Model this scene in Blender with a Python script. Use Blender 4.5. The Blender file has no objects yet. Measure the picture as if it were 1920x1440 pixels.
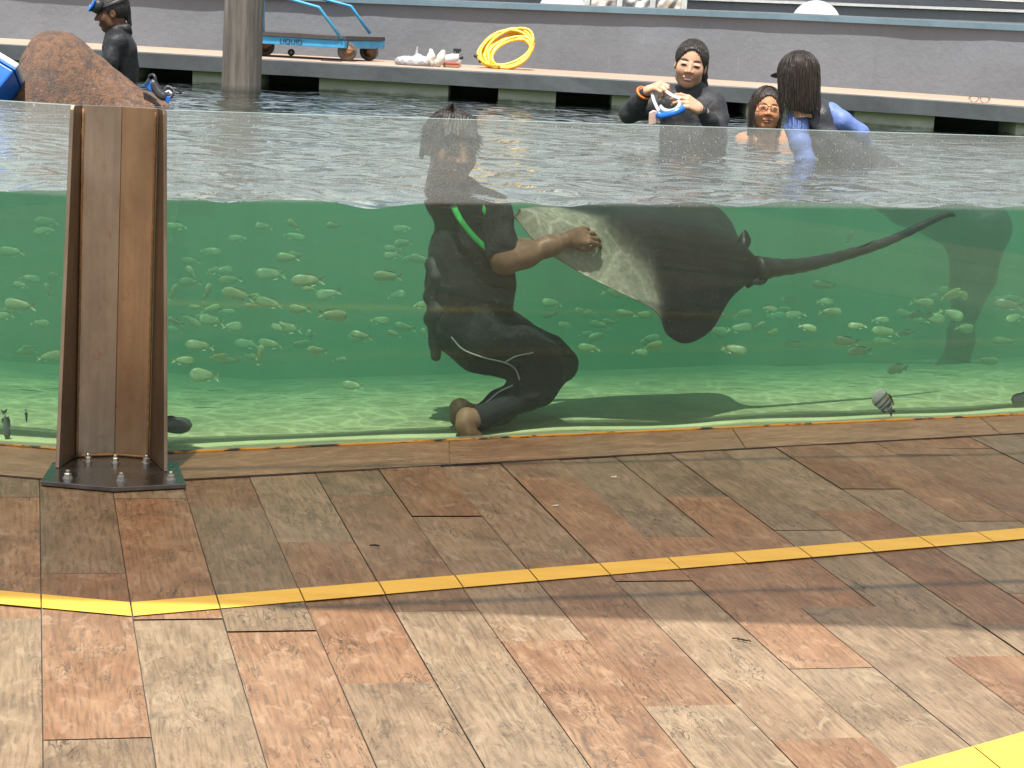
import bpy, math, random
import numpy as np
from mathutils import Vector, Matrix, noise as mnoise
random.seed(7)
RNG = np.random.default_rng(7)
sc = bpy.context.scene
COL = sc.collection

# ------------------------------------------------------------------ camera maths
F, TH, RO, H = 3827.95, 0.1804, 0.0574, 1.3857

def ray(px, py):
    x = px - 960.0; y = 720.0 - py; c, s = math.cos(RO), math.sin(RO)
    X = c * x - s * y; Y = s * x + c * y
    return (X, F * math.cos(TH) + Y * math.sin(TH), Y * math.cos(TH) - F * math.sin(TH))

def at(px, py, y):
    """point of the place seen at that photo position, y metres ahead of the camera"""
    d = ray(px, py); t = y / d[1]
    return Vector((d[0] * t, y, H + d[2] * t))

def on(px, py, z):
    d = ray(px, py); t = (z - H) / d[2]
    return Vector((d[0] * t, d[1] * t, z))

# ------------------------------------------------------------------ object helpers
def setprops(o, label=None, cat=None, group=None, kind=None):
    if label: o['label'] = label
    if cat: o['category'] = cat
    if group: o['group'] = group
    if kind: o['kind'] = kind
    return o

def empty(name, loc, label=None, cat=None, group=None):
    o = bpy.data.objects.new(name, None); COL.objects.link(o); o.location = loc
    o.empty_display_size = 0.1
    return setprops(o, label, cat, group)

def link(name, me, mats=(), parent=None, smooth=False, **kw):
    o = bpy.data.objects.new(name, me); COL.objects.link(o)
    for m in (mats if isinstance(mats, (list, tuple)) else [mats]):
        me.materials.append(m)
    if smooth:
        me.polygons.foreach_set('use_smooth', [True] * len(me.polygons))
    if parent is not None:
        o.parent = parent; o.matrix_parent_inverse = Matrix.Translation(-Vector(parent.location))
    return setprops(o, **kw)

class MB:
    """collects world-space pieces and links them as one mesh object"""
    def __init__(s): s.v = []; s.f = []; s.mi = []
    def add(s, vs, fs, mi=0):
        n = len(s.v); s.v += [tuple(v) for v in vs]
        for f in fs: s.f.append(tuple(i + n for i in f)); s.mi.append(mi)
        return s
    def box(s, lo, hi, M=None, mi=0):
        (a, b, c), (d, e, f) = lo, hi
        vs = [Vector(p) for p in ((a,b,c),(d,b,c),(d,e,c),(a,e,c),(a,b,f),(d,b,f),(d,e,f),(a,e,f))]
        if M is not None: vs = [M @ v for v in vs]
        return s.add(vs, [(0,3,2,1),(4,5,6,7),(0,1,5,4),(1,2,6,5),(2,3,7,6),(3,0,4,7)], mi)
    def hexa(s, bot, top, mi=0):
        n = len(bot)
        fs = [tuple(range(n))[::-1], tuple(range(n, 2 * n))]
        fs += [(i, (i + 1) % n, n + (i + 1) % n, n + i) for i in range(n)]
        return s.add(list(bot) + list(top), fs, mi)
    def tube(s, pts, r, seg=10, closed=False, mi=0, cap=True, flat=None):
        pts = [Vector(p) for p in pts]; n = len(pts)
        rs = r if isinstance(r, (list, tuple)) else [r] * n
        rings = []; up = Vector((0.13, 0.31, 0.94)).normalized()
        for i, p in enumerate(pts):
            if closed: t = pts[(i + 1) % n] - pts[i - 1]
            else: t = pts[min(i + 1, n - 1)] - pts[max(i - 1, 0)]
            t.normalize()
            a = t.cross(up)
            if a.length < 1e-3: a = t.cross(Vector((1, 0, 0)))
            a.normalize(); b = t.cross(a).normalized()
            if i and a.dot(pa) < 0: a, b = -a, -b
            pa = a
            fa, fb = flat if flat else (1, 1)
            rings.append([p + a * (math.cos(2*math.pi*k/seg) * rs[i] * fa) + b * (math.sin(2*math.pi*k/seg) * rs[i] * fb) for k in range(seg)])
        vs = [q for rg in rings for q in rg]; fs = []
        for i in range(n if closed else n - 1):
            j = (i + 1) % n
            for k in range(seg):
                fs.append((i*seg+k, i*seg+(k+1) % seg, j*seg+(k+1) % seg, j*seg+k))
        if cap and not closed:
            fs.append(tuple(range(seg))[::-1]); fs.append(tuple((n-1)*seg + k for k in range(seg)))
        return s.add(vs, fs, mi)
    def lathe(s, prof, M, seg=24, mi=0):
        """profile [(r, z)] turned about local z, placed by matrix M"""
        vs = []; fs = []; n = len(prof)
        for r, z in prof:
            for k in range(seg):
                a = 2*math.pi*k/seg; vs.append(M @ Vector((r*math.cos(a), r*math.sin(a), z)))
        for i in range(n - 1):
            for k in range(seg):
                fs.append((i*seg+k, i*seg+(k+1) % seg, (i+1)*seg+(k+1) % seg, (i+1)*seg+k))
        fs.append(tuple(range(seg))[::-1]); fs.append(tuple((n-1)*seg + k for k in range(seg)))
        return s.add(vs, fs, mi)
    def mesh(s, name):
        me = bpy.data.meshes.new(name); me.from_pydata(s.v, [], s.f); me.validate()
        if len(me.polygons) == len(s.mi): me.polygons.foreach_set('material_index', s.mi)
        me.update(); return me
    def build(s, name, mats, parent=None, smooth=False, bevel=0, **kw):
        o = link(name, s.mesh(name), mats, parent, smooth, **kw)
        if bevel:
            b = o.modifiers.new('bevel', 'BEVEL'); b.width = bevel; b.segments = 2; b.limit_method = 'ANGLE'
        return o

def smooth_path(pts, n=8, closed=False):
    P = [Vector(p) for p in pts]; m = len(P); out = []
    rng = range(m) if closed else range(m - 1)
    for i in rng:
        p0 = P[(i-1) % m] if (closed or i > 0) else P[0]*2 - P[1]
        p1 = P[i]; p2 = P[(i+1) % m]
        p3 = P[(i+2) % m] if (closed or i + 2 < m) else p2*2 - p1
        for k in range(n):
            t = k / n
            out.append(0.5*((2*p1) + (p2-p0)*t + (2*p0-5*p1+4*p2-p3)*t*t + (3*p1-p0-3*p2+p3)*t**3))
    if not closed: out.append(P[-1].copy())
    return out

def rotM(x=0, y=0, z=0):
    return Matrix.Rotation(z, 4, 'Z') @ Matrix.Rotation(y, 4, 'Y') @ Matrix.Rotation(x, 4, 'X')

# ------------------------------------------------------------------ signed distance meshing (surface nets)
def surface_net(f, lo, hi, h):
    lo = np.array(lo, float); hi = np.array(hi, float)
    n = np.maximum(np.ceil((hi - lo) / h).astype(int) + 1, 4)
    ax = [lo[i] + h * np.arange(n[i]) for i in range(3)]
    G = np.stack(np.meshgrid(*ax, indexing='ij'), -1)
    V = f(G.reshape(-1, 3)).reshape(n)
    ins = V < 0
    c = [ins[a:n[0]-1+a, b:n[1]-1+b, d:n[2]-1+d] for a in (0,1) for b in (0,1) for d in (0,1)]
    s = sum(x.astype(np.int8) for x in c)
    act = (s > 0) & (s < 8)
    idx = -np.ones(act.shape, int); cells = np.argwhere(act); idx[act] = np.arange(len(cells))
    acc = np.zeros((len(cells), 3)); cnt = np.zeros(len(cells))
    offs = [np.array((a, b, d)) for a in (0,1) for b in (0,1) for d in (0,1)]
    for i in range(8):
        for j in range(i + 1, 8):
            if np.abs(offs[i] - offs[j]).sum() != 1: continue
            A = cells + offs[i]; B = cells + offs[j]
            va = V[A[:,0], A[:,1], A[:,2]]; vb = V[B[:,0], B[:,1], B[:,2]]
            m = (va < 0) != (vb < 0)
            t = np.where(m, va / np.where(m, va - vb, 1), 0)
            p = A + (B - A) * t[:, None]
            acc[m] += p[m]; cnt[m] += 1
    P = lo + h * acc / cnt[:, None]
    faces = []
    for axis in range(3):
        u, w = (axis + 1) % 3, (axis + 2) % 3
        a = np.moveaxis(ins, (axis, u, w), (0, 1, 2)); ii = np.moveaxis(idx, (axis, u, w), (0, 1, 2))
        ch = a[:-1] != a[1:]
        E = np.argwhere(ch)
        E = E[(E[:,1] > 0) & (E[:,2] > 0) & (E[:,1] < a.shape[1]-1) & (E[:,2] < a.shape[2]-1)]
        i, j, k = E.T
        q = np.stack([ii[i, j-1, k-1], ii[i, j, k-1], ii[i, j, k], ii[i, j-1, k]], 1)
        fl = ~a[i, j, k]
        q[fl] = q[fl][:, ::-1]
        faces.append(q)
    Fc = np.concatenate(faces); Fc = Fc[(Fc >= 0).all(1)]
    return P, Fc

def smin(a, b, k):
    h = np.clip(0.5 + 0.5 * (b - a) / k, 0, 1)
    return b + (a - b) * h - k * h * (1 - h)

def smax(a, b, k): return -smin(-a, -b, k)

def cone(P, a, b, ra, rb):
    a = np.array(a, float); b = np.array(b, float); ab = b - a
    t = np.clip(((P - a) @ ab) / max(ab @ ab, 1e-9), 0, 1)
    return np.linalg.norm(P - a - t[:, None] * ab, axis=1) - (ra + (rb - ra) * t)

def ell(P, c, r, R=None):
    q = P - np.array(c, float)
    if R is not None: q = q @ np.array(R)
    r = np.array(r, float)
    k0 = np.linalg.norm(q / r, axis=1); k1 = np.linalg.norm(q / (r * r), axis=1)
    return k0 * (k0 - 1) / np.maximum(k1, 1e-9)

def chain(P, pts, k=0.02, d=None):
    """pts [(point, radius)] joined as tapered capsules, blended"""
    for (a, ra), (b, rb) in zip(pts[:-1], pts[1:]):
        e = cone(P, a, b, ra, rb)
        d = e if d is None else smin(d, e, k)
    return d

def nz(P, s, seed=0.0):
    """cheap smooth pseudo noise, -1..1"""
    x, y, z = (P * s + seed).T
    return (np.sin(1.7*x + 1.3*np.sin(1.1*y + 0.7*z)) + np.sin(1.9*y + 1.7*np.sin(0.9*z + 1.3*x)) + np.sin(1.6*z + 1.1*np.sin(1.2*x - 0.8*y))) / 3

def np_mesh(name, P, Fc, colors=None):
    me = bpy.data.meshes.new(name)
    me.from_pydata(P.tolist() if isinstance(P, np.ndarray) else P, [], Fc.tolist() if isinstance(Fc, np.ndarray) else Fc)
    if colors is not None:
        ca = me.color_attributes.new('tint', 'FLOAT_COLOR', 'POINT')
        c = np.ones((len(P), 4), np.float32); c[:, :colors.shape[1]] = colors
        ca.data.foreach_set('color', c.ravel())
    me.update(); return me

def join_nets(parts):
    Ps, Fs, n = [], [], 0
    for P, Fc in parts:
        Ps.append(P); Fs.append(Fc + n); n += len(P)
    return np.concatenate(Ps), np.concatenate(Fs)

# ------------------------------------------------------------------ materials
class Mat:
    def __init__(s, name, rough=0.5, color=(0.5,0.5,0.5), metal=0.0, spec=0.5):
        s.m = bpy.data.materials.new(name); s.m.use_nodes = True
        s.nt = s.m.node_tree; s.nt.nodes.clear()
        s.out = s.n('ShaderNodeOutputMaterial')
        s.b = s.n('ShaderNodeBsdfPrincipled')
        s.l(s.b.outputs[0], s.out.inputs['Surface'])
        s.set(s.b, {'Base Color': (*color, 1), 'Roughness': rough, 'Metallic': metal, 'Specular IOR Level': spec})
    def n(s, t, ins=None, **kw):
        x = s.nt.nodes.new(t)
        for k, v in kw.items(): setattr(x, k, v)
        if ins: s.set(x, ins)
        return x
    def set(s, x, ins):
        for k, v in ins.items():
            k2 = x.inputs[k]
            if isinstance(v, bpy.types.NodeSocket): s.l(v, k2)
            else:
                if isinstance(v, (tuple, list)) and len(v) == 3 and k2.type == 'RGBA': v = (*v, 1)
                k2.default_value = v
    def l(s, a, b): s.nt.links.new(a, b)
    def pos(s): return s.n('ShaderNodeNewGeometry').outputs['Position']
    def obj(s): return s.n('ShaderNodeTexCoord').outputs['Object']
    def vscale(s, v, sx, sy, sz):
        return s.n('ShaderNodeVectorMath', {0: v, 1: (sx, sy, sz)}, operation='MULTIPLY').outputs[0]
    def noise(s, v, scale, detail=4, rough=0.55, dist=0.0, out=0):
        return s.n('ShaderNodeTexNoise', {'Vector': v, 'Scale': scale, 'Detail': detail, 'Roughness': rough, 'Distortion': dist}).outputs[out]
    def ramp(s, f, stops, interp='LINEAR'):
        r = s.n('ShaderNodeValToRGB', {'Fac': f}); cr = r.color_ramp; cr.interpolation = interp
        while len(cr.elements) > 1: cr.elements.remove(cr.elements[-1])
        for i, (p, c) in enumerate(stops):
            e = cr.elements[0] if i == 0 else cr.elements.new(p)
            e.position = p
            if not isinstance(c, (tuple, list)): c = (c, c, c)
            e.color = (*c, 1) if len(c) == 3 else c
        return r.outputs[0]
    def mix(s, f, a, b, blend='MIX'):
        x = s.n('ShaderNodeMix', data_type='RGBA', blend_type=blend)
        for k, v in ((0, f), (6, a), (7, b)):
            if isinstance(v, bpy.types.NodeSocket): s.l(v, x.inputs[k])
            else:
                x.inputs[k].default_value = (*v, 1) if isinstance(v, (tuple, list)) and len(v) == 3 else v
        return x.outputs[2]
    def math(s, op, a, b=0.0, clamp=False):
        x = s.n('ShaderNodeMath', operation=op, use_clamp=clamp)
        s.set(x, {0: a, 1: b}); return x.outputs[0]
    def bump(s, h, strength=0.3, dist=0.01, normal=None):
        x = s.n('ShaderNodeBump', {'Height': h, 'Strength': strength, 'Distance': dist})
        if normal is not None: s.l(normal, x.inputs['Normal'])
        return x.outputs[0]
    def base(s, c): s.set(s.b, {'Base Color': c}); return s
    def attr(s, name='tint'):
        return s.n('ShaderNodeAttribute', attribute_name=name).outputs['Color']

def simple(name, color, rough=0.5, metal=0.0, var=0.25, scale=8.0, bump=0.15, bdist=0.004, stretch=(1,1,1), coat=0.0):
    m = Mat(name, rough, color, metal)
    v = m.vscale(m.pos(), *stretch)
    n1 = m.noise(v, scale, 5, 0.6); n2 = m.noise(v, scale * 7, 3, 0.6)
    f = m.math('ADD', m.math('MULTIPLY', n1, 0.7), m.math('MULTIPLY', n2, 0.3))
    lo = tuple(c * (1 - var) for c in color); hi = tuple(min(1, c * (1 + var)) for c in color)
    m.base(m.ramp(f, [(0.3, lo), (0.7, hi)]))
    m.set(m.b, {'Roughness': m.ramp(n1, [(0.3, max(0, rough - 0.1)), (0.7, min(1, rough + 0.1))])})
    if bump: m.set(m.b, {'Normal': m.bump(f, bump, bdist)})
    if coat: m.set(m.b, {'Coat Weight': coat})
    return m.m

def tinted(name, rough=0.5, spec=0.4, var=0.12, scale=60, bump=0.1, bdist=0.002, sss=0.0):
    """surface whose own colour is stored on the mesh, with fine variation"""
    m = Mat(name, rough, spec=spec)
    n1 = m.noise(m.pos(), scale, 4, 0.6)
    m.base(m.mix(1.0, m.attr(), m.ramp(n1, [(0.3, 1 - var), (0.7, 1 + var)]), 'MULTIPLY'))
    m.set(m.b, {'Normal': m.bump(n1, bump, bdist)})
    if sss: m.set(m.b, {'Subsurface Weight': sss, 'Subsurface Scale': 0.01, 'Subsurface Radius': (1.0, 0.4, 0.25)})
    return m.m
# ================================================================== light, sky, camera
SUN_EL, SUN_AZ = math.radians(71), math.radians(14)     # sun behind the viewer, to the left
LD = Vector((math.sin(SUN_AZ)*math.cos(SUN_EL), math.cos(SUN_AZ)*math.cos(SUN_EL), -math.sin(SUN_EL)))
w = bpy.data.worlds.new('World'); sc.world = w; w.use_nodes = True
nt = w.node_tree; bg = nt.nodes['Background']
sky = nt.nodes.new('ShaderNodeTexSky'); sky.sky_type = 'NISHITA'; sky.sun_disc = False
sky.sun_elevation = SUN_EL; sky.sun_rotation = math.atan2(-LD.x, -LD.y)
sky.air_density = 1.6; sky.dust_density = 1.2; sky.ozone_density = 1.0
hs = nt.nodes.new('ShaderNodeHueSaturation'); hs.inputs['Saturation'].default_value = 0.45      # humid white haze
nt.links.new(sky.outputs[0], hs.inputs['Color']); nt.links.new(hs.outputs[0], bg.inputs[0]); bg.inputs[1].default_value = 0.11
sl = bpy.data.lights.new('sun', 'SUN'); sl.energy = 5.0; sl.angle = math.radians(0.7); sl.color = (1.0, 0.95, 0.87)
so = bpy.data.objects.new('sun', sl); COL.objects.link(so)
so.rotation_euler = LD.to_track_quat('-Z', 'Y').to_euler(); so.location = (0, 0, 20)

cam = bpy.data.cameras.new('camera'); co = bpy.data.objects.new('camera', cam); COL.objects.link(co)
cam.sensor_width = 36; cam.lens = 36 * F / 1920; cam.clip_end = 500; cam.clip_start = 0.05
co.matrix_world = Matrix.Translation((0, 0, H)) @ Matrix.Rotation(math.pi/2 - TH, 4, 'X') @ Matrix.Rotation(RO, 4, 'Z')
sc.camera = co
sc.view_settings.view_transform = 'Standard'; sc.view_settings.look = 'None'
sc.view_settings.exposure = 0.75; sc.view_settings.gamma = 1.0
cy = sc.cycles
cy.use_denoising = True
try: cy.denoiser = 'OPENIMAGEDENOISE'
except Exception: pass
cy.max_bounces = 8; cy.diffuse_bounces = 3; cy.glossy_bounces = 3; cy.transmission_bounces = 4
cy.volume_bounces = 3; cy.transparent_max_bounces = 24
cy.caustics_reflective = False; cy.caustics_refractive = False
cy.sample_clamp_indirect = 4.0

# ================================================================== deck
GA, GB_ = 0.4994, 6.5956          # foot of the long glass panel: y = GA x + GB_
CX, CY = -1.16, 6.0163            # corner of the tank
LS = -0.10                        # slope of the short panel, left of the corner
WL = 0.7725                       # water level
PT = 1.04                         # top of the panels
def glass_y(x): return GA*x + GB_ if x >= CX else CY + LS*(x - CX)

AL, X0, TW, TL = -0.2368, 0.0366, 0.2, 1.12
ca, sa = math.cos(AL), math.sin(AL)
def uv2xy(u, v): return (u*ca + v*sa, -u*sa + v*ca)
def xy2uv(x, y): return (x*ca - y*sa, x*sa + y*ca)
SEAM = {-1: 4.48, 0: 4.837, 1: 4.46, 2: 4.36, 3: 5.121, 4: 5.617, 5: 5.381, 6: 4.938, 7: 5.849, 8: 5.156, 9: 5.612, 10: 4.10, 11: 5.447, 12: 5.71, -2: 5.1, -3: 4.3}
# family of the tile that starts at each end seam: 1 reddish, 0 olive / beige
FAM = {(-1, 5.6): 0, (-1, 4.48): 1, (-1, 3.36): 0, (0, 4.837): 0, (0, 3.717): 1, (0, 2.597): 0, (1, 4.46): 1, (1, 3.34): 0, (2, 5.48): 1, (2, 4.36): 0, (2, 3.24): 1,
       (3, 5.121): 0, (3, 4.001): 1, (3, 2.881): 0, (4, 5.617): 0, (4, 4.497): 1, (4, 3.377): 0, (5, 5.381): 1, (5, 4.261): 0, (5, 3.141): 1, (6, 4.938): 0, (6, 3.818): 1, (6, 2.698): 0,
       (7, 5.849): 0, (7, 4.729): 1, (7, 3.609): 0, (7, 2.489): 1, (8, 5.156): 0, (8, 4.036): 1, (8, 2.916): 0, (9, 5.612): 0, (9, 4.492): 1, (9, 3.372): 0, (10, 5.22): 0, (10, 4.10): 0, (10, 2.98): 1,
       (11, 5.447): 0, (11, 4.327): 1, (11, 3.207): 0, (12, 5.71): 1, (12, 4.59): 0, (12, 3.47): 1}

def wood_tile_material():
    m = Mat('wood_look_tile', 0.38, spec=0.45)
    uv = m.n('ShaderNodeUVMap', uv_map='tile').outputs[0]
    t = m.n('ShaderNodeSeparateColor', {0: m.attr()}).outputs
    fam, val, rnd = t[0], t[1], t[2]
    warp = m.noise(m.vscale(uv, 3.5, 1.6, 1), 1.0, 3, 0.5, 0.0, out=1)
    wv = m.n('ShaderNodeVectorMath', {0: uv, 1: m.vscale(warp, 0.05, 0.13, 0)}, operation='ADD').outputs[0]
    swirl = m.n('ShaderNodeVectorMath', {0: uv, 1: m.vscale(warp, 0.10, 0.30, 0)}, operation='ADD').outputs[0]
    g1 = m.noise(m.vscale(wv, 52, 3.2, 1), 1.0, 5, 0.6); g2 = m.n('ShaderNodeTexWave', {'Vector': m.vscale(swirl, 16, 3.0, 1), 'Scale': 1.0, 'Distortion': 5.0, 'Detail': 4.0, 'Detail Scale': 1.3, 'Detail Roughness': 0.65}, wave_type='BANDS', bands_direction='X').outputs['Fac']
    swm = m.ramp(m.noise(m.vscale(uv, 5, 2.2, 1), 1.0, 2), [(0.48, 0.0), (0.62, 1.0)])
    grain = m.mix(m.math('MULTIPLY', swm, 0.55), g1, g2)
    fine = m.noise(m.vscale(wv, 130, 9, 1), 1.0, 4, 0.6)
    blot = m.noise(m.vscale(wv, 9, 4.0, 1), 1.0, 4, 0.62, 0.6)
    blot2 = m.noise(m.vscale(uv, 24, 11, 1), 1.0, 5, 0.7, 0.9)
    red = m.ramp(blot, [(0.25, (0.27, 0.115, 0.052)), (0.5, (0.43, 0.215, 0.105)), (0.72, (0.57, 0.33, 0.18))])
    oli = m.ramp(blot, [(0.25, (0.265, 0.175, 0.10)), (0.5, (0.43, 0.290, 0.172)), (0.72, (0.57, 0.40, 0.250))])
    c = m.mix(fam, oli, red)
    c = m.mix(m.ramp(grain, [(0.3, 0.36), (0.56, 0.0)]), c, m.mix(fam, (0.22, 0.165, 0.10), (0.27, 0.125, 0.06)))
    c = m.mix(m.ramp(fine, [(0.36, 0.46), (0.53, 0.0)]), c, (0.09, 0.06, 0.035))
    # pale flaked patches and dark knots
    flake = m.ramp(blot2, [(0.53, 0.0), (0.66, 0.6)])
    c = m.mix(flake, c, m.mix(fam, (0.56, 0.44, 0.29), (0.62, 0.40, 0.25)))
    dark = m.ramp(m.noise(m.vscale(wv, 7, 3.2, 1), 1.3, 5, 0.7, 1.2), [(0.60, 0.0), (0.72, 0.62)])
    c = m.mix(dark, c, (0.075, 0.058, 0.038))
    # hairline cracks that follow the flake outlines
    cr = m.noise(m.vscale(wv, 26, 5.5, 1), 1.0, 3, 0.55, 1.8)
    crack = m.ramp(m.math('ABSOLUTE', m.math('SUBTRACT', cr, 0.5)), [(0.0, 0.9), (0.018, 0.0)])
    cm = m.ramp(m.noise(m.vscale(uv, 6, 3, 1), 1.0, 2), [(0.45, 0.0), (0.6, 1.0)])
    crack = m.math('MULTIPLY', crack, cm)
    c = m.mix(crack, c, (0.05, 0.033, 0.022))
    c = m.mix(1.0, c, m.n('ShaderNodeCombineColor', {0: val, 1: val, 2: val}).outputs[0], 'MULTIPLY')
    # trodden-in dust over the whole deck
    dust = m.ramp(m.noise(m.vscale(m.pos(), 1.3, 1.3, 1), 1.0, 5, 0.6), [(0.4, 0.0), (0.75, 0.22)])
    c = m.mix(dust, c, (0.36, 0.30, 0.22))
    m.base(c)
    m.set(m.b, {'Roughness': m.ramp(blot2, [(0.35, 0.34), (0.65, 0.52)])})
    h = m.math('SUBTRACT', m.math('ADD', m.math('MULTIPLY', blot2, 0.6), m.math('MULTIPLY', fine, 0.3)), m.math('MULTIPLY', crack, 0.6))
    m.set(m.b, {'Normal': m.bump(h, 0.35, 0.003)})
    return m.m
M_TILE = wood_tile_material()
M_GROUT = simple('dark_grout', (0.045, 0.04, 0.036), 0.8, scale=30)

def tile_mesh(name, polys):
    """polys: list of (corner list (x,y,z), uv list, tint)"""
    me = bpy.data.meshes.new(name); vs = []; fs = []
    for p, uv, t in polys:
        fs.append(tuple(range(len(vs), len(vs) + len(p)))); vs += p
    me.from_pydata(vs, [], fs)
    me.uv_layers.new(name='tile'); me.color_attributes.new('tint', 'FLOAT_COLOR', 'CORNER')
    ul = me.uv_layers['tile']; ca_ = me.color_attributes['tint']
    ul.data.foreach_set('uv', [c for p, uv, t in polys for q in uv for c in q])
    ca_.data.foreach_set('color', [c for p, uv, t in polys for q in uv for c in (*t, 1.0)])
    me.update(); return me

def clip_tile(c):
    xm = sum(uv2xy(*q)[0] for q in c)/4
    fn = (lambda q: GA*q[0] + GB_ + 0.01 - q[1]) if xm >= CX else (lambda q: CY + LS*(q[0]-CX) + 0.01 - q[1])
    out = []
    for a, b in zip(c, c[1:] + c[:1]):
        fa, fb = fn(uv2xy(*a)), fn(uv2xy(*b))
        if fa >= 0: out.append(a)
        if (fa >= 0) != (fb >= 0):
            t = fa/(fa-fb); out.append((a[0]+(b[0]-a[0])*t, a[1]+(b[1]-a[1])*t))
    return out

polys = []
rt = random.Random(11)
for k in range(-22, 42):
    s0 = SEAM.get(k, rt.uniform(4, 5.1))
    n0 = math.floor((-6 - s0) / TL)
    for j in range(n0, 4 + 8):
        v0 = s0 + j*TL; v1 = v0 + TL
        if v1 < -5 or v0 > 10.5: continue
        u0 = X0 + k*TW; u1 = u0 + TW
        fam = None
        for (kk, vv), fv in FAM.items():
            if kk == k and abs(vv - v0) < 0.08: fam = fv
        if fam is None: fam = 1 if rt.random() < 0.42 else 0
        tint = (max(0, min(1, fam + rt.uniform(-0.25, 0.25))), rt.uniform(0.47, 0.62), rt.random())
        g = 0.0012
        dz = [rt.uniform(-0.0013, 0.0013) for _ in range(2)]; b0 = rt.uniform(-0.0012, 0.0012)
        c4 = [(u0+g, v0+g), (u1-g, v0+g), (u1-g, v1-g), (u0+g, v1-g)]
        # stop at the tank: skip tiles wholly behind the glass
        c4 = clip_tile(c4)
        if len(c4) < 3: continue
        ou, ov = rt.uniform(0, 50), rt.uniform(0, 50)
        polys.append(([(*uv2xy(u, v), b0 + dz[0] + (dz[1]-dz[0])*(v-v0)/TL) for q, (u, v) in enumerate(c4)], [(u-u0+ou, v-v0+ov) for u, v in c4], tint))
deck_me = tile_mesh('deck', polys)
link('deck', deck_me, M_TILE, kind='structure')
gm = MB()
gm.add([(-60, -60, -0.004), (60, -60, -0.004), (60, 3.0, -0.004), (-60, 3.0, -0.004)], [(0, 1, 2, 3)])
gm.add([(-60, 3.0, -0.004), (60, 3.0, -0.004), (60, GA*60+GB_, -0.004), (CX, CY, -0.004), (-60, CY + LS*(-60-CX), -0.004)], [(0, 1, 2, 3, 4)])
gm.build('ground', M_GROUT, kind='structure')

# border course that runs along the foot of the glass
def seg_strip(A0, A1, B0, B1, n, z, gap, fam, vals=None):
    out = []; A0, A1, B0, B1 = map(Vector, (A0, A1, B0, B1))
    L = (A1 - A0).length
    for i in range(n):
        t0, t1 = i/n + gap/L, (i+1)/n - gap/L
        p = [B0.lerp(B1, t0), B0.lerp(B1, t1), A0.lerp(A1, t1), A0.lerp(A1, t0)]
        wd = (B0 - A0).length; ou, ov = rt.uniform(0, 40), rt.uniform(0, 40)
        uv = [(ou, ov + t0*L), (ou, ov + t1*L), (ou + wd, ov + t1*L), (ou + wd, ov + t0*L)]
        out.append(([(q.x, q.y, z) for q in p], uv, (fam + rt.uniform(-0.1, 0.1), rt.uniform(0.60, 0.70), 0)))
    return out
bc = (CX + 0.02, CY - 0.37)      # outer corner of the border
pb = seg_strip((CX, CY - 0.012), (4.64, glass_y(4.64) - 0.012), (-1.14, 5.640), (4.64, 5.640 + 0.521*5.78), 6, 0.0035, 0.002, 0.45)
pb += seg_strip((-6.9, glass_y(-6.9) - 0.012), (CX, CY - 0.012), (-6.9, 6.22), (-1.14, 5.640), 7, 0.0035, 0.002, 0.35)
link('deck_border', tile_mesh('deck_border', pb), M_TILE, kind='structure')
gs = MB()
gs.add([(-1.14, 5.632, 0.0018), (4.64, 8.643, 0.0018), (4.64, 8.655, 0.0018), (-1.14, 5.644, 0.0018)], [(0,1,2,3)])
gs.add([(-6.9, 6.212, 0.0018), (-1.14, 5.632, 0.0018), (-1.14, 5.644, 0.0018), (-6.9, 6.224, 0.0018)], [(0,1,2,3)])
gs.build('deck_border_joint', M_GROUT, kind='structure')

# yellow warning course, cut at the tile joints
def yellow_material():
    m = Mat('yellow_paint', 0.42, spec=0.45)
    p = m.pos()
    n1 = m.noise(m.vscale(p, 6, 18, 1), 1.0, 5, 0.6)
    c = m.ramp(n1, [(0.3, (0.66, 0.38, 0.05)), (0.7, (0.76, 0.46, 0.075))])
    sc_ = m.ramp(m.noise(m.vscale(p, 30, 90, 1), 1.0, 5, 0.7), [(0.62, 0.0), (0.74, 0.45)])
    c = m.mix(sc_, c, (0.34, 0.21, 0.05))
    m.base(c); m.set(m.b, {'Normal': m.bump(n1, 0.2, 0.002)})
    return m.m
M_YEL = yellow_material()
def yellow_strip(name, T0, T1, B0, B1, z=0.004):
    mb = MB(); T0, T1, B0, B1 = [Vector((*p, 0)) for p in (T0, T1, B0, B1)]
    def cut(P, Q, u):
        a = xy2uv(P.x, P.y)[0]; b = xy2uv(Q.x, Q.y)[0]; return P.lerp(Q, (u - a)/(b - a))
    ua = max(xy2uv(T0.x, T0.y)[0], xy2uv(B0.x, B0.y)[0]); ub = min(xy2uv(T1.x, T1.y)[0], xy2uv(B1.x, B1.y)[0])
    k = math.floor((ua - X0)/TW + 1e-3); u = ua
    while u < ub - 1e-4:
        k += 1; ue = min(X0 + k*TW, ub)
        g = 0.0016
        q = [cut(B0, B1, u+g), cut(B0, B1, ue-g), cut(T0, T1, ue-g), cut(T0, T1, u+g)]
        mb.add([(p.x, p.y, z) for p in q], [(0,1,2,3)]); u = ue
    return mb.build(name, M_YEL, kind='structure')
yellow_strip('yellow_line', (-0.845, 4.511), (4.2, 7.154), (-0.821, 4.407), (4.2, 7.04))
yellow_strip('yellow_line', (-6.0, 5.08), (-0.845, 4.511), (-6.0, 4.975), (-0.821, 4.407))
yellow_strip('yellow_line', (-0.8, 2.42), (3.2, 5.722), (-0.73, 2.30), (3.2, 5.55))
gs = MB()
for a, b in (((-0.845, 4.511), (4.2, 7.154)), ((-6.0, 5.08), (-0.845, 4.511))):
    gs.add([(a[0], a[1]-0.002, 0.0026), (b[0], b[1]-0.002, 0.0026), (b[0], b[1]+0.007, 0.0026), (a[0], a[1]+0.007, 0.0026)], [(0,1,2,3)])
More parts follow.
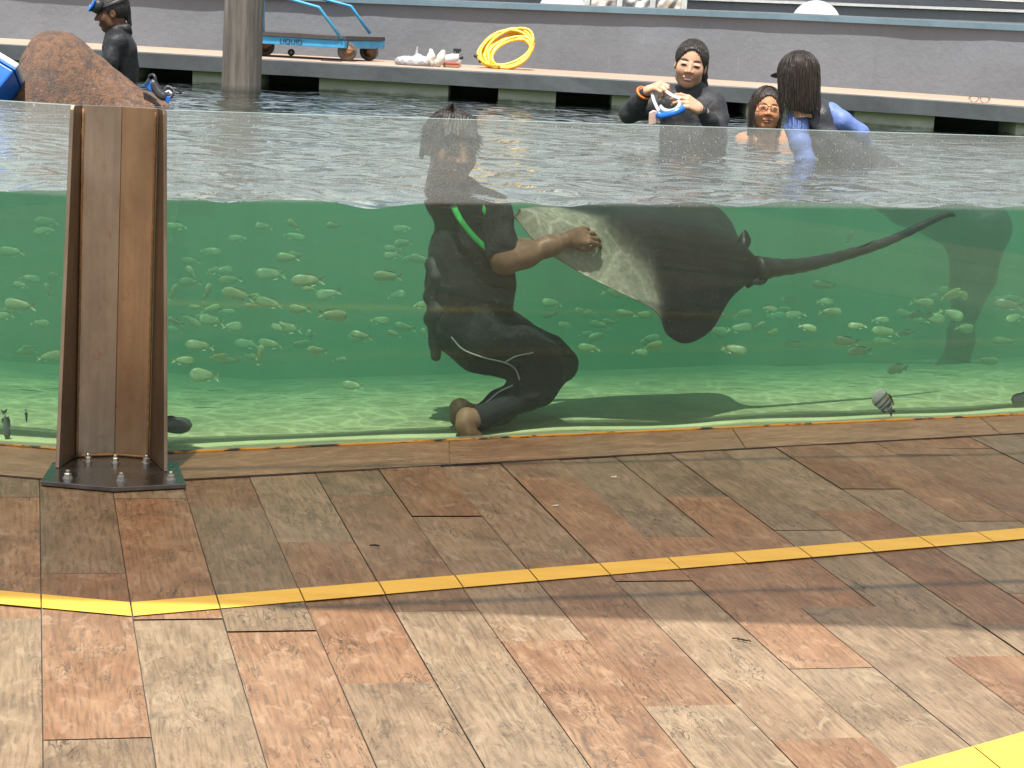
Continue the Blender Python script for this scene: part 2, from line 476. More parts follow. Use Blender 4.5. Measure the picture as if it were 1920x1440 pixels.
gs.build('yellow_line_joint', M_GROUT, kind='structure')

# ================================================================== water
def wave(x, y):
    d = y - glass_y(x)
    a = 0.0035*math.sin(9.1*x + 3.2*y + 0.6) + 0.004*math.sin(4.3*x - 5.1*y + 1.9) + 0.0026*math.sin(17*x + 6*y) + 0.0014*math.sin(31*x - 11*y + 2.0)
    a += 0.006*mnoise.noise(Vector((1.6*x, 1.9*y, 4.2))) + 0.0035*mnoise.noise(Vector((6.5*x, 7.5*y, 1.7))) + 0.0018*mnoise.noise(Vector((17*x, 19*y, 0.3)))
    a += 0.0075*math.exp(-((x + 0.15)/0.12)**2)*math.exp(-(d/0.5)**2) * math.sin(34*(x+0.2))
    return WL + a*(0.8 + 1.1*math.exp(-d/0.7))

def water_material():
    m = Mat('pool_water')
    nt = m.nt; nt.nodes.remove(m.b)
    p = m.pos()
    nrm = m.n('ShaderNodeNewGeometry').outputs['True Normal']
    nzv = m.n('ShaderNodeSeparateXYZ', {0: nrm}).outputs[2]
    top = m.math('GREATER_THAN', m.math('ABSOLUTE', nzv), 0.5)
    n1 = m.noise(m.vscale(p, 1.0, 1.5, 1), 3.2, 2, 0.5, 0.6)
    n2 = m.noise(m.vscale(p, 1.0, 1.4, 1), 9.0, 2, 0.5, 0.4)
    n3 = m.noise(m.vscale(p, 1.0, 1.3, 1), 38.0, 2, 0.5)
    hgt = m.math('ADD', m.math('ADD', m.math('MULTIPLY', n1, 0.85), m.math('MULTIPLY', n2, 0.07)), m.math('MULTIPLY', n3, 0.006))
    bn = m.bump(hgt, 1.0, 0.055)
    gl = m.n('ShaderNodeBsdfGlossy', {'Color': (1,1,1), 'Roughness': 0.03, 'Normal': bn})
    fc = m.n('ShaderNodeLayerWeight', {'Blend': 0.5, 'Normal': bn}).outputs['Facing']
    fr = m.math('ADD', 0.02, m.math('MULTIPLY', m.math('POWER', fc, 2.4), 0.95))   # ruffled water mirrors strongly at a low angle
    # caustics put into the surface tint: a cell pattern passes more sun along edges
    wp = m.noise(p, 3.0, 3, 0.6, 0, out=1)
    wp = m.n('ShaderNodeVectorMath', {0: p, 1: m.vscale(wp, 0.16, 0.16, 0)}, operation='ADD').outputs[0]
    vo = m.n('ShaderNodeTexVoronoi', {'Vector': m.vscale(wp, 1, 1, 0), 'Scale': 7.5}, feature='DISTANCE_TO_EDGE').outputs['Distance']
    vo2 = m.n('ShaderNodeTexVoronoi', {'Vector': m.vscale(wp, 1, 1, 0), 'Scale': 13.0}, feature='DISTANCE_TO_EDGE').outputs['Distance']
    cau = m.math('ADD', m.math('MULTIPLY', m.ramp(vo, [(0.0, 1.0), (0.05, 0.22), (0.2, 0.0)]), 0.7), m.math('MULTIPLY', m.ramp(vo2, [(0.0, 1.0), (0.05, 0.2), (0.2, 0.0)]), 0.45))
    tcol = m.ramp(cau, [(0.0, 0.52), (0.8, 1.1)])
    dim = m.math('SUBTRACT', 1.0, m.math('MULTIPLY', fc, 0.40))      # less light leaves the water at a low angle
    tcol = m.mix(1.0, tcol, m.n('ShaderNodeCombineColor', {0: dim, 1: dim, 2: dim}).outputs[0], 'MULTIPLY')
    tr = m.n('ShaderNodeBsdfTransparent', {'Color': tcol})
    tr0 = m.n('ShaderNodeBsdfTransparent', {'Color': (1,1,1)})
    surf = m.n('ShaderNodeMixShader', {0: fr, 1: tr.outputs[0], 2: gl.outputs[0]})
    s2 = m.n('ShaderNodeMixShader', {0: top, 1: tr0.outputs[0], 2: surf.outputs[0]})
    m.l(s2.outputs[0], m.out.inputs['Surface'])
    vs = m.n('ShaderNodeVolumeScatter', {'Color': (0.15, 0.25, 0.19), 'Density': 0.50, 'Anisotropy': 0.0})
    va = m.n('ShaderNodeVolumeAbsorption', {'Color': (0.15, 0.64, 0.45), 'Density': 0.60})
    ad = m.n('ShaderNodeAddShader', {0: vs.outputs[0], 1: va.outputs[0]})
    m.l(ad.outputs[0], m.out.inputs['Volume'])
    return m.m
M_WATER = water_material()
def ledge_y(x): return 14.15 - 0.08*max(0.0, x)**2 if x < 4 else 12.87 - 0.64*(x - 4)
xs = np.concatenate([np.linspace(-6, -2, 24, endpoint=False), np.linspace(-2, 2.6, 330, endpoint=False), np.linspace(2.6, 6, 26)])
xs = np.sort(np.append(xs, CX))
ts = np.concatenate([np.linspace(0, 0.05, 26, endpoint=False), np.linspace(0.05, 1, 95)**1.0])
OFF = 0.056
verts = []; nx, ntt = len(xs), len(ts)
for x in xs:
    y0 = glass_y(x) + OFF*(math.sqrt(1+GA*GA) if x >= CX else 1.0)
    if x < CX: y0 = max(y0, CY + 0.056*1.0 + LS*(x - CX))
    y1 = ledge_y(x) + 1.2
    for t in ts:
        y = y0 + (y1 - y0)*t
        verts.append((x, y, wave(x, y)))
faces = [(i*ntt+j, (i+1)*ntt+j, (i+1)*ntt+j+1, i*ntt+j+1) for i in range(nx-1) for j in range(ntt-1)]
loop = [i*ntt for i in range(nx)] + [(nx-1)*ntt + j for j in range(1, ntt)] + [i*ntt + ntt-1 for i in range(nx-2, -1, -1)] + [j for j in range(ntt-2, 0, -1)]
nb = len(verts)
for i in loop: verts.append((verts[i][0], verts[i][1], -2.4))
L = len(loop)
for q in range(L):
    a, b = loop[q], loop[(q+1) % L]
    faces.append((a, nb+q, nb+(q+1) % L, b))
faces.append(tuple(nb + q for q in range(L))[::-1])
wme = bpy.data.meshes.new('water'); wme.from_pydata(verts, [], faces); wme.update()
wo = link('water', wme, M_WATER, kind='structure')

# pool floor: a sandy shelf along the glass that dips away
def floor_z(x, d):
    return -0.015 - 0.03*d - 0.024*d*d + 0.012*mnoise.noise(Vector((2.5*x, 3*d, 0)))
m = Mat('pool_floor_sand', 0.9)
n1 = m.noise(m.pos(), 5, 6, 0.65); n2 = m.noise(m.vscale(m.pos(), 40, 60, 1), 1, 4, 0.6)
c = m.ramp(n1, [(0.3, (0.24, 0.265, 0.125)), (0.7, (0.36, 0.375, 0.19))])
c = m.mix(m.ramp(n2, [(0.62, 0.0), (0.72, 0.5)]), c, (0.16, 0.19, 0.09))
zf = m.n('ShaderNodeSeparateXYZ', {0: m.pos()}).outputs[2]          # fade into the murk put into the floor colour, darker green with depth
fade = m.n('ShaderNodeMapRange', {'Value': m.math('ADD', zf, m.math('MULTIPLY', n1, 0.08)), 'From Min': 0.0, 'From Max': -0.17, 'To Min': 0.0, 'To Max': 0.9}, interpolation_type='SMOOTHSTEP').outputs[0]
c = m.mix(fade, c, (0.085, 0.15, 0.075)); m.base(c)
m.set(m.b, {'Normal': m.bump(n1, 0.4, 0.03)})
M_FLOOR = m.m
fx = np.concatenate([np.linspace(-6, -2, 10, endpoint=False), np.linspace(-2, 3, 60, endpoint=False), np.linspace(3, 6, 8)]); fx = np.sort(np.append(fx, CX))
fd = np.concatenate([np.linspace(0, 3, 36, endpoint=False), np.linspace(3, 9.5, 12)])
fv = []
for x in fx:
    y0 = glass_y(x) + 0.066
    for d in fd: fv.append((x, y0 + d, floor_z(x, d)))
n = len(fd)
ff = [(i*n+j, (i+1)*n+j, (i+1)*n+j+1, i*n+j+1) for i in range(len(fx)-1) for j in range(n-1)]
fm = bpy.data.meshes.new('pool_floor'); fm.from_pydata(fv, [], ff); fm.update()
link('pool_floor', fm, M_FLOOR, smooth=True, kind='structure')

# ================================================================== acrylic panels
def acrylic_material():
    m = Mat('acrylic_panel'); m.nt.nodes.remove(m.b)
    p = m.pos(); z = m.n('ShaderNodeSeparateXYZ', {0: p}).outputs[2]
    nzv = m.n('ShaderNodeSeparateXYZ', {0: m.n('ShaderNodeNewGeometry').outputs['True Normal']}).outputs[2]
    edge = m.math('GREATER_THAN', m.math('ABSOLUTE', nzv), 0.5)
    above = m.n('ShaderNodeMapRange', {'Value': z, 'From Min': WL - 0.004, 'From Max': WL + 0.006, 'To Min': 0.0, 'To Max': 1.0}).outputs[0]
    # dried splash haze on the part above the water, wiped in horizontal sweeps
    sw = m.noise(m.vscale(p, 1.2, 1.2, 9), 1.0, 5, 0.6); fn = m.noise(p, 160, 3, 0.7)
    hz = m.math('ADD', m.math('ADD', 0.03, m.math('MULTIPLY', sw, 0.20)), m.math('MULTIPLY', m.math('SUBTRACT', fn, 0.25), 0.42), True)
    vo = m.n('ShaderNodeTexVoronoi', {'Vector': p, 'Scale': 95.0, 'Randomness': 1.0})
    pick = m.n('ShaderNodeSeparateColor', {0: vo.outputs['Color']}).outputs[0]
    drop = m.math('MULTIPLY', m.math('LESS_THAN', vo.outputs['Distance'], m.math('MULTIPLY', pick, 0.26)), m.math('GREATER_THAN', m.math('ADD', pick, m.math('MULTIPLY', m.noise(p, 3.0, 3), 0.9)), 1.36))
    hz = m.math('ADD', m.math('MULTIPLY', m.math('MULTIPLY', above, hz), 1.0), m.math('MULTIPLY', m.math('MULTIPLY', drop, 0.55), m.math('ADD', 0.2, above)), True)
    low = m.math('MULTIPLY', m.math('SUBTRACT', 1.0, above), m.math('MULTIPLY', fn, 0.006))
    hz = m.math('ADD', hz, low, True)
    film = m.n('ShaderNodeBsdfDiffuse', {'Color': (0.80, 0.82, 0.80)})
    fil2 = m.n('ShaderNodeBsdfTranslucent', {'Color': (0.80, 0.82, 0.80)})
    ff_ = m.n('ShaderNodeMixShader', {0: 0.5, 1: film.outputs[0], 2: fil2.outputs[0]})
    tr = m.n('ShaderNodeBsdfTransparent', {'Color': (0.955, 0.985, 0.97)})
    gl = m.n('ShaderNodeBsdfGlossy', {'Color': (1,1,1), 'Roughness': 0.012})
    fr = m.n('ShaderNodeFresnel', {'IOR': 1.31}).outputs[0]
    ny = m.n('ShaderNodeSeparateXYZ', {0: m.n('ShaderNodeNewGeometry').outputs['True Normal']}).outputs[1]
    wetb = m.math('MULTIPLY', m.math('GREATER_THAN', ny, 0.3), m.math('SUBTRACT', 1.0, above))   # inner face, wetted by the water
    fr = m.math('MULTIPLY', fr, m.math('SUBTRACT', 1.0, wetb))
    a = m.n('ShaderNodeMixShader', {0: fr, 1: tr.outputs[0], 2: gl.outputs[0]})
    b = m.n('ShaderNodeMixShader', {0: hz, 1: a.outputs[0], 2: ff_.outputs[0]})
    ed = m.n('ShaderNodeBsdfPrincipled', {'Base Color': (0.34, 0.46, 0.42), 'Roughness': 0.25})
    ed2 = m.n('ShaderNodeMixShader', {0: 0.55, 1: tr.outputs[0], 2: ed.outputs[0]})
    f = m.n('ShaderNodeMixShader', {0: edge, 1: b.outputs[0], 2: ed2.outputs[0]})
    m.l(f.outputs[0], m.out.inputs['Surface'])
    return m.m
M_ACR = acrylic_material()
mB = Vector((CX + 0.013, CY + 0.052))     # back mitre
def panel(name, P, Q, Pb, Qb, label):
    mb = MB()
    bot = [Vector((*p, 0.004)) for p in (P, Q, Qb, Pb)]
    top = [Vector((*p, PT)) for p in (P, Q, Qb, Pb)]
    mb.hexa(bot, top)
    return mb.build(name, M_ACR, label=label, cat='glass panel', group='clear panels of the tank')
X1 = 4.6; nrm_ = Vector((-GA, 1)).normalized()*0.052
pr = panel('glass_panel', (CX+0.001, CY+0.0005), (X1, glass_y(X1)), mB, (X1 + nrm_.x, glass_y(X1) + nrm_.y), 'long clear acrylic tank panel to the right of the steel post, diver behind it')
pl = panel('glass_panel', (-6.5, glass_y(-6.5)), (CX-0.001, CY), (-6.5, glass_y(-6.5)+0.052), mB - Vector((0.002, 0)), 'short clear acrylic tank panel to the left of the steel post')
# ragged orange sealant along the foot of the panels
m = Mat('orange_sealant', 0.5)
nn = m.noise(m.vscale(m.pos(), 9, 9, 30), 1.0, 4, 0.6)
m.base(m.ramp(nn, [(0.42, (0.02, 0.022, 0.016)), (0.5, (0.52, 0.24, 0.02)), (0.75, (0.62, 0.33, 0.05))]))
M_SEAL = m.m
for P, Q, par in (((CX+0.02, CY-0.004), (X1, glass_y(X1)-0.006), pr), ((-6.5, glass_y(-6.5)-0.004), (CX-0.02, CY-0.004), pl)):
    mb = MB(); pts = []; n = 160
    for i in range(n+1):
        t = i/n; pts.append((P[0]+(Q[0]-P[0])*t, P[1]+(Q[1]-P[1])*t, 0.006))
    mb.tube(pts, [0.0045 + 0.004*abs(mnoise.noise(Vector((p[0]*9, p[1]*9, 0)))) for p in pts], 6)
    mb.build('sealant', M_SEAL, par, smooth=True)

# ================================================================== far side of the pool
def wall_y(x): return ledge_y(x) + 1.45
M_CONC_D = simple('grey_ledge_paint', (0.072, 0.080, 0.086), 0.75, var=0.35, scale=2.2, bump=0.35, bdist=0.012)
def stained(name, base, rough, sx=1.0):
    m = Mat(name, rough)
    p = m.pos()
    n1 = m.noise(p, 1.2, 6, 0.6); n2 = m.noise(m.vscale(p, 7, 7, 0.7), 1.0, 5, 0.65); n3 = m.noise(p, 26, 4, 0.6)
    c = m.ramp(n1, [(0.3, tuple(b*0.86 for b in base)), (0.7, tuple(b*1.12 for b in base))])
    c = m.mix(m.ramp(n2, [(0.55, 0.0), (0.8, 0.28)]), c, tuple(b*0.62 for b in base))
    c = m.mix(m.ramp(m.noise(m.vscale(p, 60, 60, 6), 1, 3), [(0.62, 0.0), (0.75, 0.3)]), c, tuple(min(1, b*1.5) for b in base))
    m.base(c); m.set(m.b, {'Normal': m.bump(m.math('ADD', n1, m.math('MULTIPLY', n3, 0.35)), 0.5, 0.02)})
    return m.m
M_WALL = stained('grey_render', (0.165, 0.178, 0.198), 0.85)
M_LTOP = stained('salmon_walkway', (0.35, 0.25, 0.185), 0.8)
SX = [i*0.25 for i in range(-32, 29)]
LZ, LB = 0.968, 0.862
def strip_mesh(name, rows, mats, mi=None, **kw):
    """rows of points along the pool edge, skinned row to row"""
    mb = MB(); n = len(rows[0]); vs = [p for r in rows for p in r]; fs = []; mis = []
    for a in range(len(rows)-1):
        for i in range(n-1):
            fs.append((a*n+i, a*n+i+1, (a+1)*n+i+1, (a+1)*n+i)); mis.append(mi[a] if mi else 0)
    mb.v = vs; mb.f = fs; mb.mi = mis
    return mb.build(name, mats, **kw)
wob = lambda x, s: 0.006*mnoise.noise(Vector((x*2.1, s, 0))) + 0.003*mnoise.noise(Vector((x*7, s, 3)))
strip_mesh('walkway', [[(x, ledge_y(x)+1.46, LZ) for x in SX], [(x, ledge_y(x)+0.02, LZ) for x in SX], [(x, ledge_y(x)+wob(x, 1), LZ-0.008+wob(x, 5)*0.5) for x in SX],
            [(x, ledge_y(x)+wob(x, 2), LB+wob(x, 9)) for x in SX], [(x, ledge_y(x)+1.4, LB) for x in SX]], [M_LTOP, M_CONC_D], [0, 1, 1, 1], kind='structure')
# pale blocks and dark overflow openings below the walkway
m = Mat('algae_stained_wall', 0.7)
p = m.pos(); zz = m.n('ShaderNodeSeparateXYZ', {0: p}).outputs[2]
n1 = m.noise(m.vscale(p, 4, 4, 7), 1.0, 5, 0.65)
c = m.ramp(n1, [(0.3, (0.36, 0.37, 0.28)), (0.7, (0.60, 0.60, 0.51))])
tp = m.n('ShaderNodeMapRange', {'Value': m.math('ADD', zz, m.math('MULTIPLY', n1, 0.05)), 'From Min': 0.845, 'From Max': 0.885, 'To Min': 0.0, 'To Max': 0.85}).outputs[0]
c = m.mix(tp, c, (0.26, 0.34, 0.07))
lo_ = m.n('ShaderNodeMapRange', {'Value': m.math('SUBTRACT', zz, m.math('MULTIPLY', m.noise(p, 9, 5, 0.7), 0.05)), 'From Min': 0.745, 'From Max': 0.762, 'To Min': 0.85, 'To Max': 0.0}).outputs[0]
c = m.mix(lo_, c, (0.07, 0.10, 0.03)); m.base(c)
M_ALG = m.m
M_BLACK = simple('recess_shade', (0.02, 0.025, 0.022), 0.8)  # shade inside the openings put into a near-black colour
OPEN = [(258, 363), (490, 600), (842, 936), (1044, 1149), (1353, 1397), (1500, 1589), (1725, 1858)]
edges = [-8.0]
for a, b in OPEN:
    edges += [at(a, 150, 14.3).x, at(b, 150, 14.3).x]
edges += [at(2010, 240, 13.4).x, at(2110, 240, 13.4).x, 7.0]
mb = MB()
for i in range(0, len(edges)-1, 2):
    a, b = edges[i], edges[i+1]; k = max(1, int((b-a)/0.3))
    for j in range(k):
        x0 = a + (b-a)*j/k; x1 = a + (b-a)*(j+1)/k
        y0, y1 = ledge_y(x0)+0.10, ledge_y(x1)+0.10
        mb.hexa([(x0, y0, -1.2), (x1, y1, -1.2), (x1, y1+0.5, -1.2), (x0, y0+0.5, -1.2)], [(x0, y0, LB-0.002), (x1, y1, LB-0.002), (x1, y1+0.5, LB-0.002), (x0, y0+0.5, LB-0.002)])
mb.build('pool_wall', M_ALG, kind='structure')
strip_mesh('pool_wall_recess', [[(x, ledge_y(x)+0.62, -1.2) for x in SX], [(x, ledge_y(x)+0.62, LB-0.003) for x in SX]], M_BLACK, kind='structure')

# rendered wall behind the walkway with a blue-grey coping
CAPB = [(-200, -34), (632, 4), (1040, 20), (1480, 37), (1920, 58), (2400, 82)]
capx, capz = [], []
for a, b in CAPB:
    q = at(a, b, 15.4)
    for _ in range(4): q = at(a, b, wall_y(q.x) - 0.05)
    capx.append(q.x); capz.append(q.z)
def cap_z(x): return float(np.interp(x, capx, capz))
strip_mesh('back_wall', [[(x, wall_y(x)+0.004*mnoise.noise(Vector((x*1.7, 0, 0))), LZ-0.05) for x in SX], [(x, wall_y(x)+0.02*mnoise.noise(Vector((x*1.3, 4, 0))), (LZ + cap_z(x))/2) for x in SX], [(x, wall_y(x), cap_z(x)+0.05) for x in SX], [(x, wall_y(x)+0.3, cap_z(x)+0.05) for x in SX]],
           M_WALL, label='long grey rendered wall behind the walkway with blue-grey coping', cat='wall')
bw = bpy.data.objects['back_wall']
M_CAP = simple('blue_grey_coping', (0.125, 0.20, 0.245), 0.6, scale=3, var=0.2)
M_CAPT = simple('coping_top', (0.50, 0.52, 0.52), 0.7, scale=5)
ov = lambda x: 0.034 + 0.008*mnoise.noise(Vector((x*3, 0, 2)))
strip_mesh('coping', [[(x, wall_y(x)-0.001, cap_z(x)) for x in SX], [(x, wall_y(x)-ov(x), cap_z(x)) for x in SX], [(x, wall_y(x)-ov(x), cap_z(x)+0.042) for x in SX], [(x, wall_y(x)+0.35, cap_z(x)+0.045) for x in SX]],
           [M_CAP, M_CAPT], [0, 0, 1], parent=bw)

# stepped terraces beyond the wall
M_TER = stained('terrace_grey', (0.20, 0.205, 0.215), 0.85)
M_TERW = stained('terrace_edge', (0.60, 0.60, 0.585), 0.8)
def terrace(px0, py0, px1, py1, y0, lip, depth, drop, label):
    A = at(px0, py0, y0); B = on(px1, py1, A.z) if abs(ray(px1, py1)[2]) > 1e-6 and A.z < H and ray(px1, py1)[2] < 0 else at(px1, py1, y0 - 0.6)
    if not (y0 - 4 < B.y < y0 + 3): B = at(px1, py1, y0 - 0.8)
    d = (B - A); A2 = A - d*1.2; B2 = B + d*0.8
    root = empty('terrace_step', (A.x, A.y, A.z), label, 'terrace', 'stepped terraces beyond the wall')
    mb = MB(); q = Vector((0, depth, 0)); dn = Vector((0, 0, -drop))
    mb.hexa([A2+dn, B2+dn, B2+dn+q, A2+dn+q], [A2, B2, B2+q, A2+q]); mb.build('riser', M_TER, root)
    mb = MB(); f = Vector((0, -0.03, 0)); up = Vector((0, 0, lip))
    mb.hexa([A2+f, B2+f, B2+q, A2+q], [A2+f+up, B2+f+up, B2+q+up, A2+q+up]); mb.build('edge', M_TERW, root)
terrace(1400, 4, 1920, 23.5, 18.2, 0.022, 1.2, 0.9, 'lower grey terrace step with a white edge, just behind the coping at the right')
terrace(1400, -22, 1920, 4, 19.6, 0.012, 1.2, 0.5, 'upper grey terrace step at the top right corner')

# ================================================================== shade cloth over the strip along the glass (above the frame)
m = Mat('shade_cloth', 0.9, (0.16, 0.17, 0.16)); m.nt.nodes.remove(m.b)
d1 = m.n('ShaderNodeBsdfDiffuse', {'Color': (0.30, 0.31, 0.30)}); t1 = m.n('ShaderNodeBsdfTransparent', {'Color': (1, 0.84, 0.62)})
mx = m.n('ShaderNodeMixShader', {0: 0.30, 1: d1.outputs[0], 2: t1.outputs[0]}); m.l(mx.outputs[0], m.out.inputs['Surface'])
M_CLOTH = m.m
M_GALV = simple('galvanised_tube', (0.45, 0.46, 0.47), 0.4, metal=0.8)
HC = 3.1
def up_sun(x, y, h=HC):            # point at height h whose shadow falls on (x, y) of the deck
    t = h / -LD.z
    return Vector((x - LD.x*t, y - LD.y*t, h))
canopy = empty('shade_canopy', up_sun(0, 5.5), 'grey shade cloth canopy on steel tubes above the deck beside the tank', 'canopy')
e0 = lambda x: 4.588 + 0.088*x
near = [up_sun(x, e0(x)) for x in (-4.5, 4.5)]; far = [up_sun(x, glass_y(x) + 0.16) for x in (4.5, CX, -4.5)]
mb = MB(); mb.add(near + far, [(0, 1, 2, 3, 4)]); mb.build('cloth', M_CLOTH, canopy)
def tube_shadow(a, b, r):
    mb = MB(); mb.tube([up_sun(*a) - Vector((0,0,0.05)), up_sun(*b) - Vector((0,0,0.05))], r, 12); mb.build('tube', M_GALV, canopy, smooth=True)
ln = lambda x: 6.242 + 0.353*x
tube_shadow((-1.3, ln(-1.3)-0.02), (4.4, ln(4.4)), 0.012)
ln2 = lambda x: 4.86 + 0.33*(x-0.4)
tube_shadow((-0.5, ln2(-0.5)), (4.4, ln2(4.4)), 0.016)
for x in (-4.6, 4.6):
    mb = MB(); q = up_sun(x, e0(x)); mb.tube([(q.x, q.y, 0), (q.x, q.y, HC+0.02)], 0.04, 12); mb.tube([q, up_sun(x, glass_y(x)-0.2)], 0.03, 12)
    mb.build('post', M_GALV, canopy, smooth=True)
# ================================================================== steel post at the tank corner
def steel_material(nm='brushed_stainless', k=1.0, red=1.0):
    m = Mat(nm, 0.36, (0.40, 0.35, 0.29), metal=0.85)
    p = m.pos()
    st = m.noise(m.vscale(p, 60, 60, 1.2), 1.0, 4, 0.6); cl = m.noise(m.vscale(p, 5, 5, 2), 1.0, 5, 0.6)
    T = lambda r, g, b: (r*k*red, g*k, b*k*(2-red))
    c = m.ramp(cl, [(0.3, T(0.17, 0.12, 0.085)), (0.6, T(0.33, 0.255, 0.185)), (0.8, T(0.42, 0.35, 0.27))])
    c = m.mix(m.ramp(st, [(0.45, 0.0), (0.75, 0.35)]), c, (0.20, 0.15, 0.11))
    rs = m.noise(m.vscale(p, 26, 26, 14), 1.0, 6, 0.75, 0.8)
    c = m.mix(m.ramp(rs, [(0.58, 0.0), (0.72, 0.7)]), c, (0.30, 0.12, 0.04))
    m.base(c)
    m.set(m.b, {'Roughness': m.ramp(cl, [(0.3, 0.50), (0.7, 0.30)]), 'Normal': m.bump(st, 0.12, 0.002)})
    return m.m
M_STEEL = steel_material(); M_STEELA = steel_material('lit_tone_stainless', 1.35, .93); M_STEELB = steel_material('reflected_tone_stainless', 1.0, 1.18)  # deck reflection put into the steel colour: left web paler, right web copper
M_WELD = simple('weld_rust', (0.24, 0.125, 0.05), 0.7, var=0.5, scale=60, metal=0.2)
M_BOLT = simple('bolt_steel', (0.50, 0.47, 0.43), 0.35, metal=0.9, scale=40)
WBL, WBC, WBR = Vector((-1.275, 5.885, 0)), Vector((-1.170, 5.932, 0)), Vector((-1.066, 5.922, 0))
PH = 1.052
post = empty('steel_post', (-1.17, 5.8, 0), 'tall brown-tinted stainless steel post with a bolted base plate at the tank corner', 'post')
up = lambda v, z: Vector((v.x, v.y, z))
tk = Vector((0, 0.012, 0))
mb = MB()
mb.hexa([up(WBL, .018), up(WBC, .018), up(WBC+tk, .018), up(WBL+tk, .018)], [up(WBL, PH), up(WBC, PH), up(WBC+tk, PH), up(WBL+tk, PH)])
mb.build('web_plate', M_STEELA, post, bevel=0.0015)
mb = MB()
mb.hexa([up(WBC, .018), up(WBR, .018), up(WBR+tk, .018), up(WBC+tk, .018)], [up(WBC, PH), up(WBR, PH), up(WBR+tk, PH), up(WBC+tk, PH)])
mb.build('web_plate', M_STEELB, post, bevel=0.0015)
def fin(b, fb, ft, out):
    o = Vector(out)*0.011
    mb = MB()
    A = [up(b, .019), up(fb, .019), up(ft, PH-0.012), up(ft + (b-ft)*0.12, PH), up(b, PH)]
    n = len(A); vs = A + [a + o for a in A]
    mb.add(vs, [tuple(range(n)), tuple(range(n, 2*n))[::-1]] + [(i, n+i, n+(i+1) % n, (i+1) % n) for i in range(n)])
    mb.build('side_plate', M_STEEL, post, bevel=0.0015)
fin(WBL + Vector((0, .004, 0)), Vector((-1.289, 5.729, 0)), Vector((-1.2885, 5.835, 0)), (-1, 0, 0))
fin(WBR + Vector((0.001, .004, 0)), Vector((-0.991, 5.759, 0)), Vector((-1.038, 5.86, 0)), (0.9, 0.42, 0))
mb = MB()
for a, b, ins in ((WBL, WBL, Vector((.004, -.003, 0))), (WBC, WBC, Vector((0, -.001, 0))), (WBR, WBR, Vector((-.004, -.003, 0)))):
    pts = [up(a + ins, 0.02 + (PH-0.03)*i/60) for i in range(61)]
    if a is WBC:
        continue
    mb.tube(pts, [0.0035 + 0.0022*abs(mnoise.noise(Vector((a.x*9, i*0.7, 0)))) for i in range(61)], 6)
for a, b in ((WBL, WBC), (WBC, WBR)):
    pts = [up(a + (b-a)*i/14 + Vector((0, -.004, 0)), 0.0225) for i in range(15)]
    mb.tube(pts, [0.004 + 0.002*abs(mnoise.noise(Vector((i*0.9, a.x, 0)))) for i in range(15)], 6)
mb.build('weld_seam', M_WELD, post, smooth=True)
bp = [(-1.303, 5.566), (-1.092, 5.540), (-0.906, 5.632), (-0.972, 5.885), (-1.06, 5.945), (-1.17, 5.955), (-1.29, 5.905), (-1.325, 5.80)]
mb = MB(); mb.hexa([(x, y, 0.0045) for x, y in bp], [(x, y, 0.018) for x, y in bp])
mb.build('base_plate', simple('dark_steel_plate', (0.17, 0.16, 0.155), 0.25, metal=0.9, scale=10, var=0.3), post, bevel=0.002)
def bolt(x, y):
    mb = MB(); M = Matrix.Translation((x, y, 0.018)) @ rotM(z=random.random())
    mb.lathe([(0.0145, 0), (0.0145, 0.003), (0.012, 0.0032)], M, 20)
    mb.lathe([(0.0105, 0.0032), (0.0105, 0.0135), (0.0092, 0.015)], M, 6)
    mb.lathe([(0.006, 0.015), (0.006, 0.023), (0.005, 0.024)], M, 12)
    mb.build('bolt', M_BOLT, post)
for x, y in ((-1.229, 5.838), (-1.150, 5.845), (-1.062, 5.862), (-1.239, 5.618), (-1.089, 5.623), (-0.956, 5.670)): bolt(x, y)

# ================================================================== timber pile
def weathered_wood():
    m = Mat('weathered_timber', 0.85)
    p = m.pos(); z = m.n('ShaderNodeSeparateXYZ', {0: p}).outputs[2]
    g = m.noise(m.vscale(p, 45, 45, 1.6), 1.0, 5, 0.65); b = m.noise(m.vscale(p, 9, 9, 1.4), 1.0, 5, 0.6)
    c = m.ramp(b, [(0.3, (0.10, 0.085, 0.07)), (0.55, (0.19, 0.165, 0.14)), (0.75, (0.30, 0.265, 0.225))])
    c = m.mix(m.ramp(g, [(0.36, 0.65), (0.55, 0.0)]), c, (0.06, 0.05, 0.042))
    wet = m.n('ShaderNodeMapRange', {'Value': m.math('SUBTRACT', z, m.math('MULTIPLY', b, 0.04)), 'From Min': WL - 0.02, 'From Max': WL + 0.03, 'To Min': 0.8, 'To Max': 0.0}).outputs[0]
    c = m.mix(wet, c, (0.035, 0.038, 0.028)); m.base(c)
    m.set(m.b, {'Normal': m.bump(g, 0.6, 0.01)})
    return m.m
q = at(453, 160, 13.35); mb = MB()
rad = 36.5/F*13.35
ptsz = [-1.0 + i*0.08 for i in range(40)]
vs = []; fs = []; sg = 28
for i, z in enumerate(ptsz):
    for k in range(sg):
        a = 2*math.pi*k/sg; r = rad*(1 + 0.035*mnoise.noise(Vector((math.cos(a)*1.5, math.sin(a)*1.5, z*0.8))) + 0.012*mnoise.noise(Vector((a*6, z*0.5, 0))))
        vs.append((q.x + r*math.cos(a) + 0.004*(z-1), q.y + r*math.sin(a), z))
for i in range(len(ptsz)-1):
    for k in range(sg): fs.append((i*sg+k, i*sg+(k+1) % sg, (i+1)*sg+(k+1) % sg, (i+1)*sg+k))
fs.append(tuple(range((len(ptsz)-1)*sg, len(ptsz)*sg)))
mb.add(vs, fs); mb.build('timber_pile', weathered_wood(), smooth=True, label='thick weathered grey timber pile standing in the pool water', cat='wooden post')

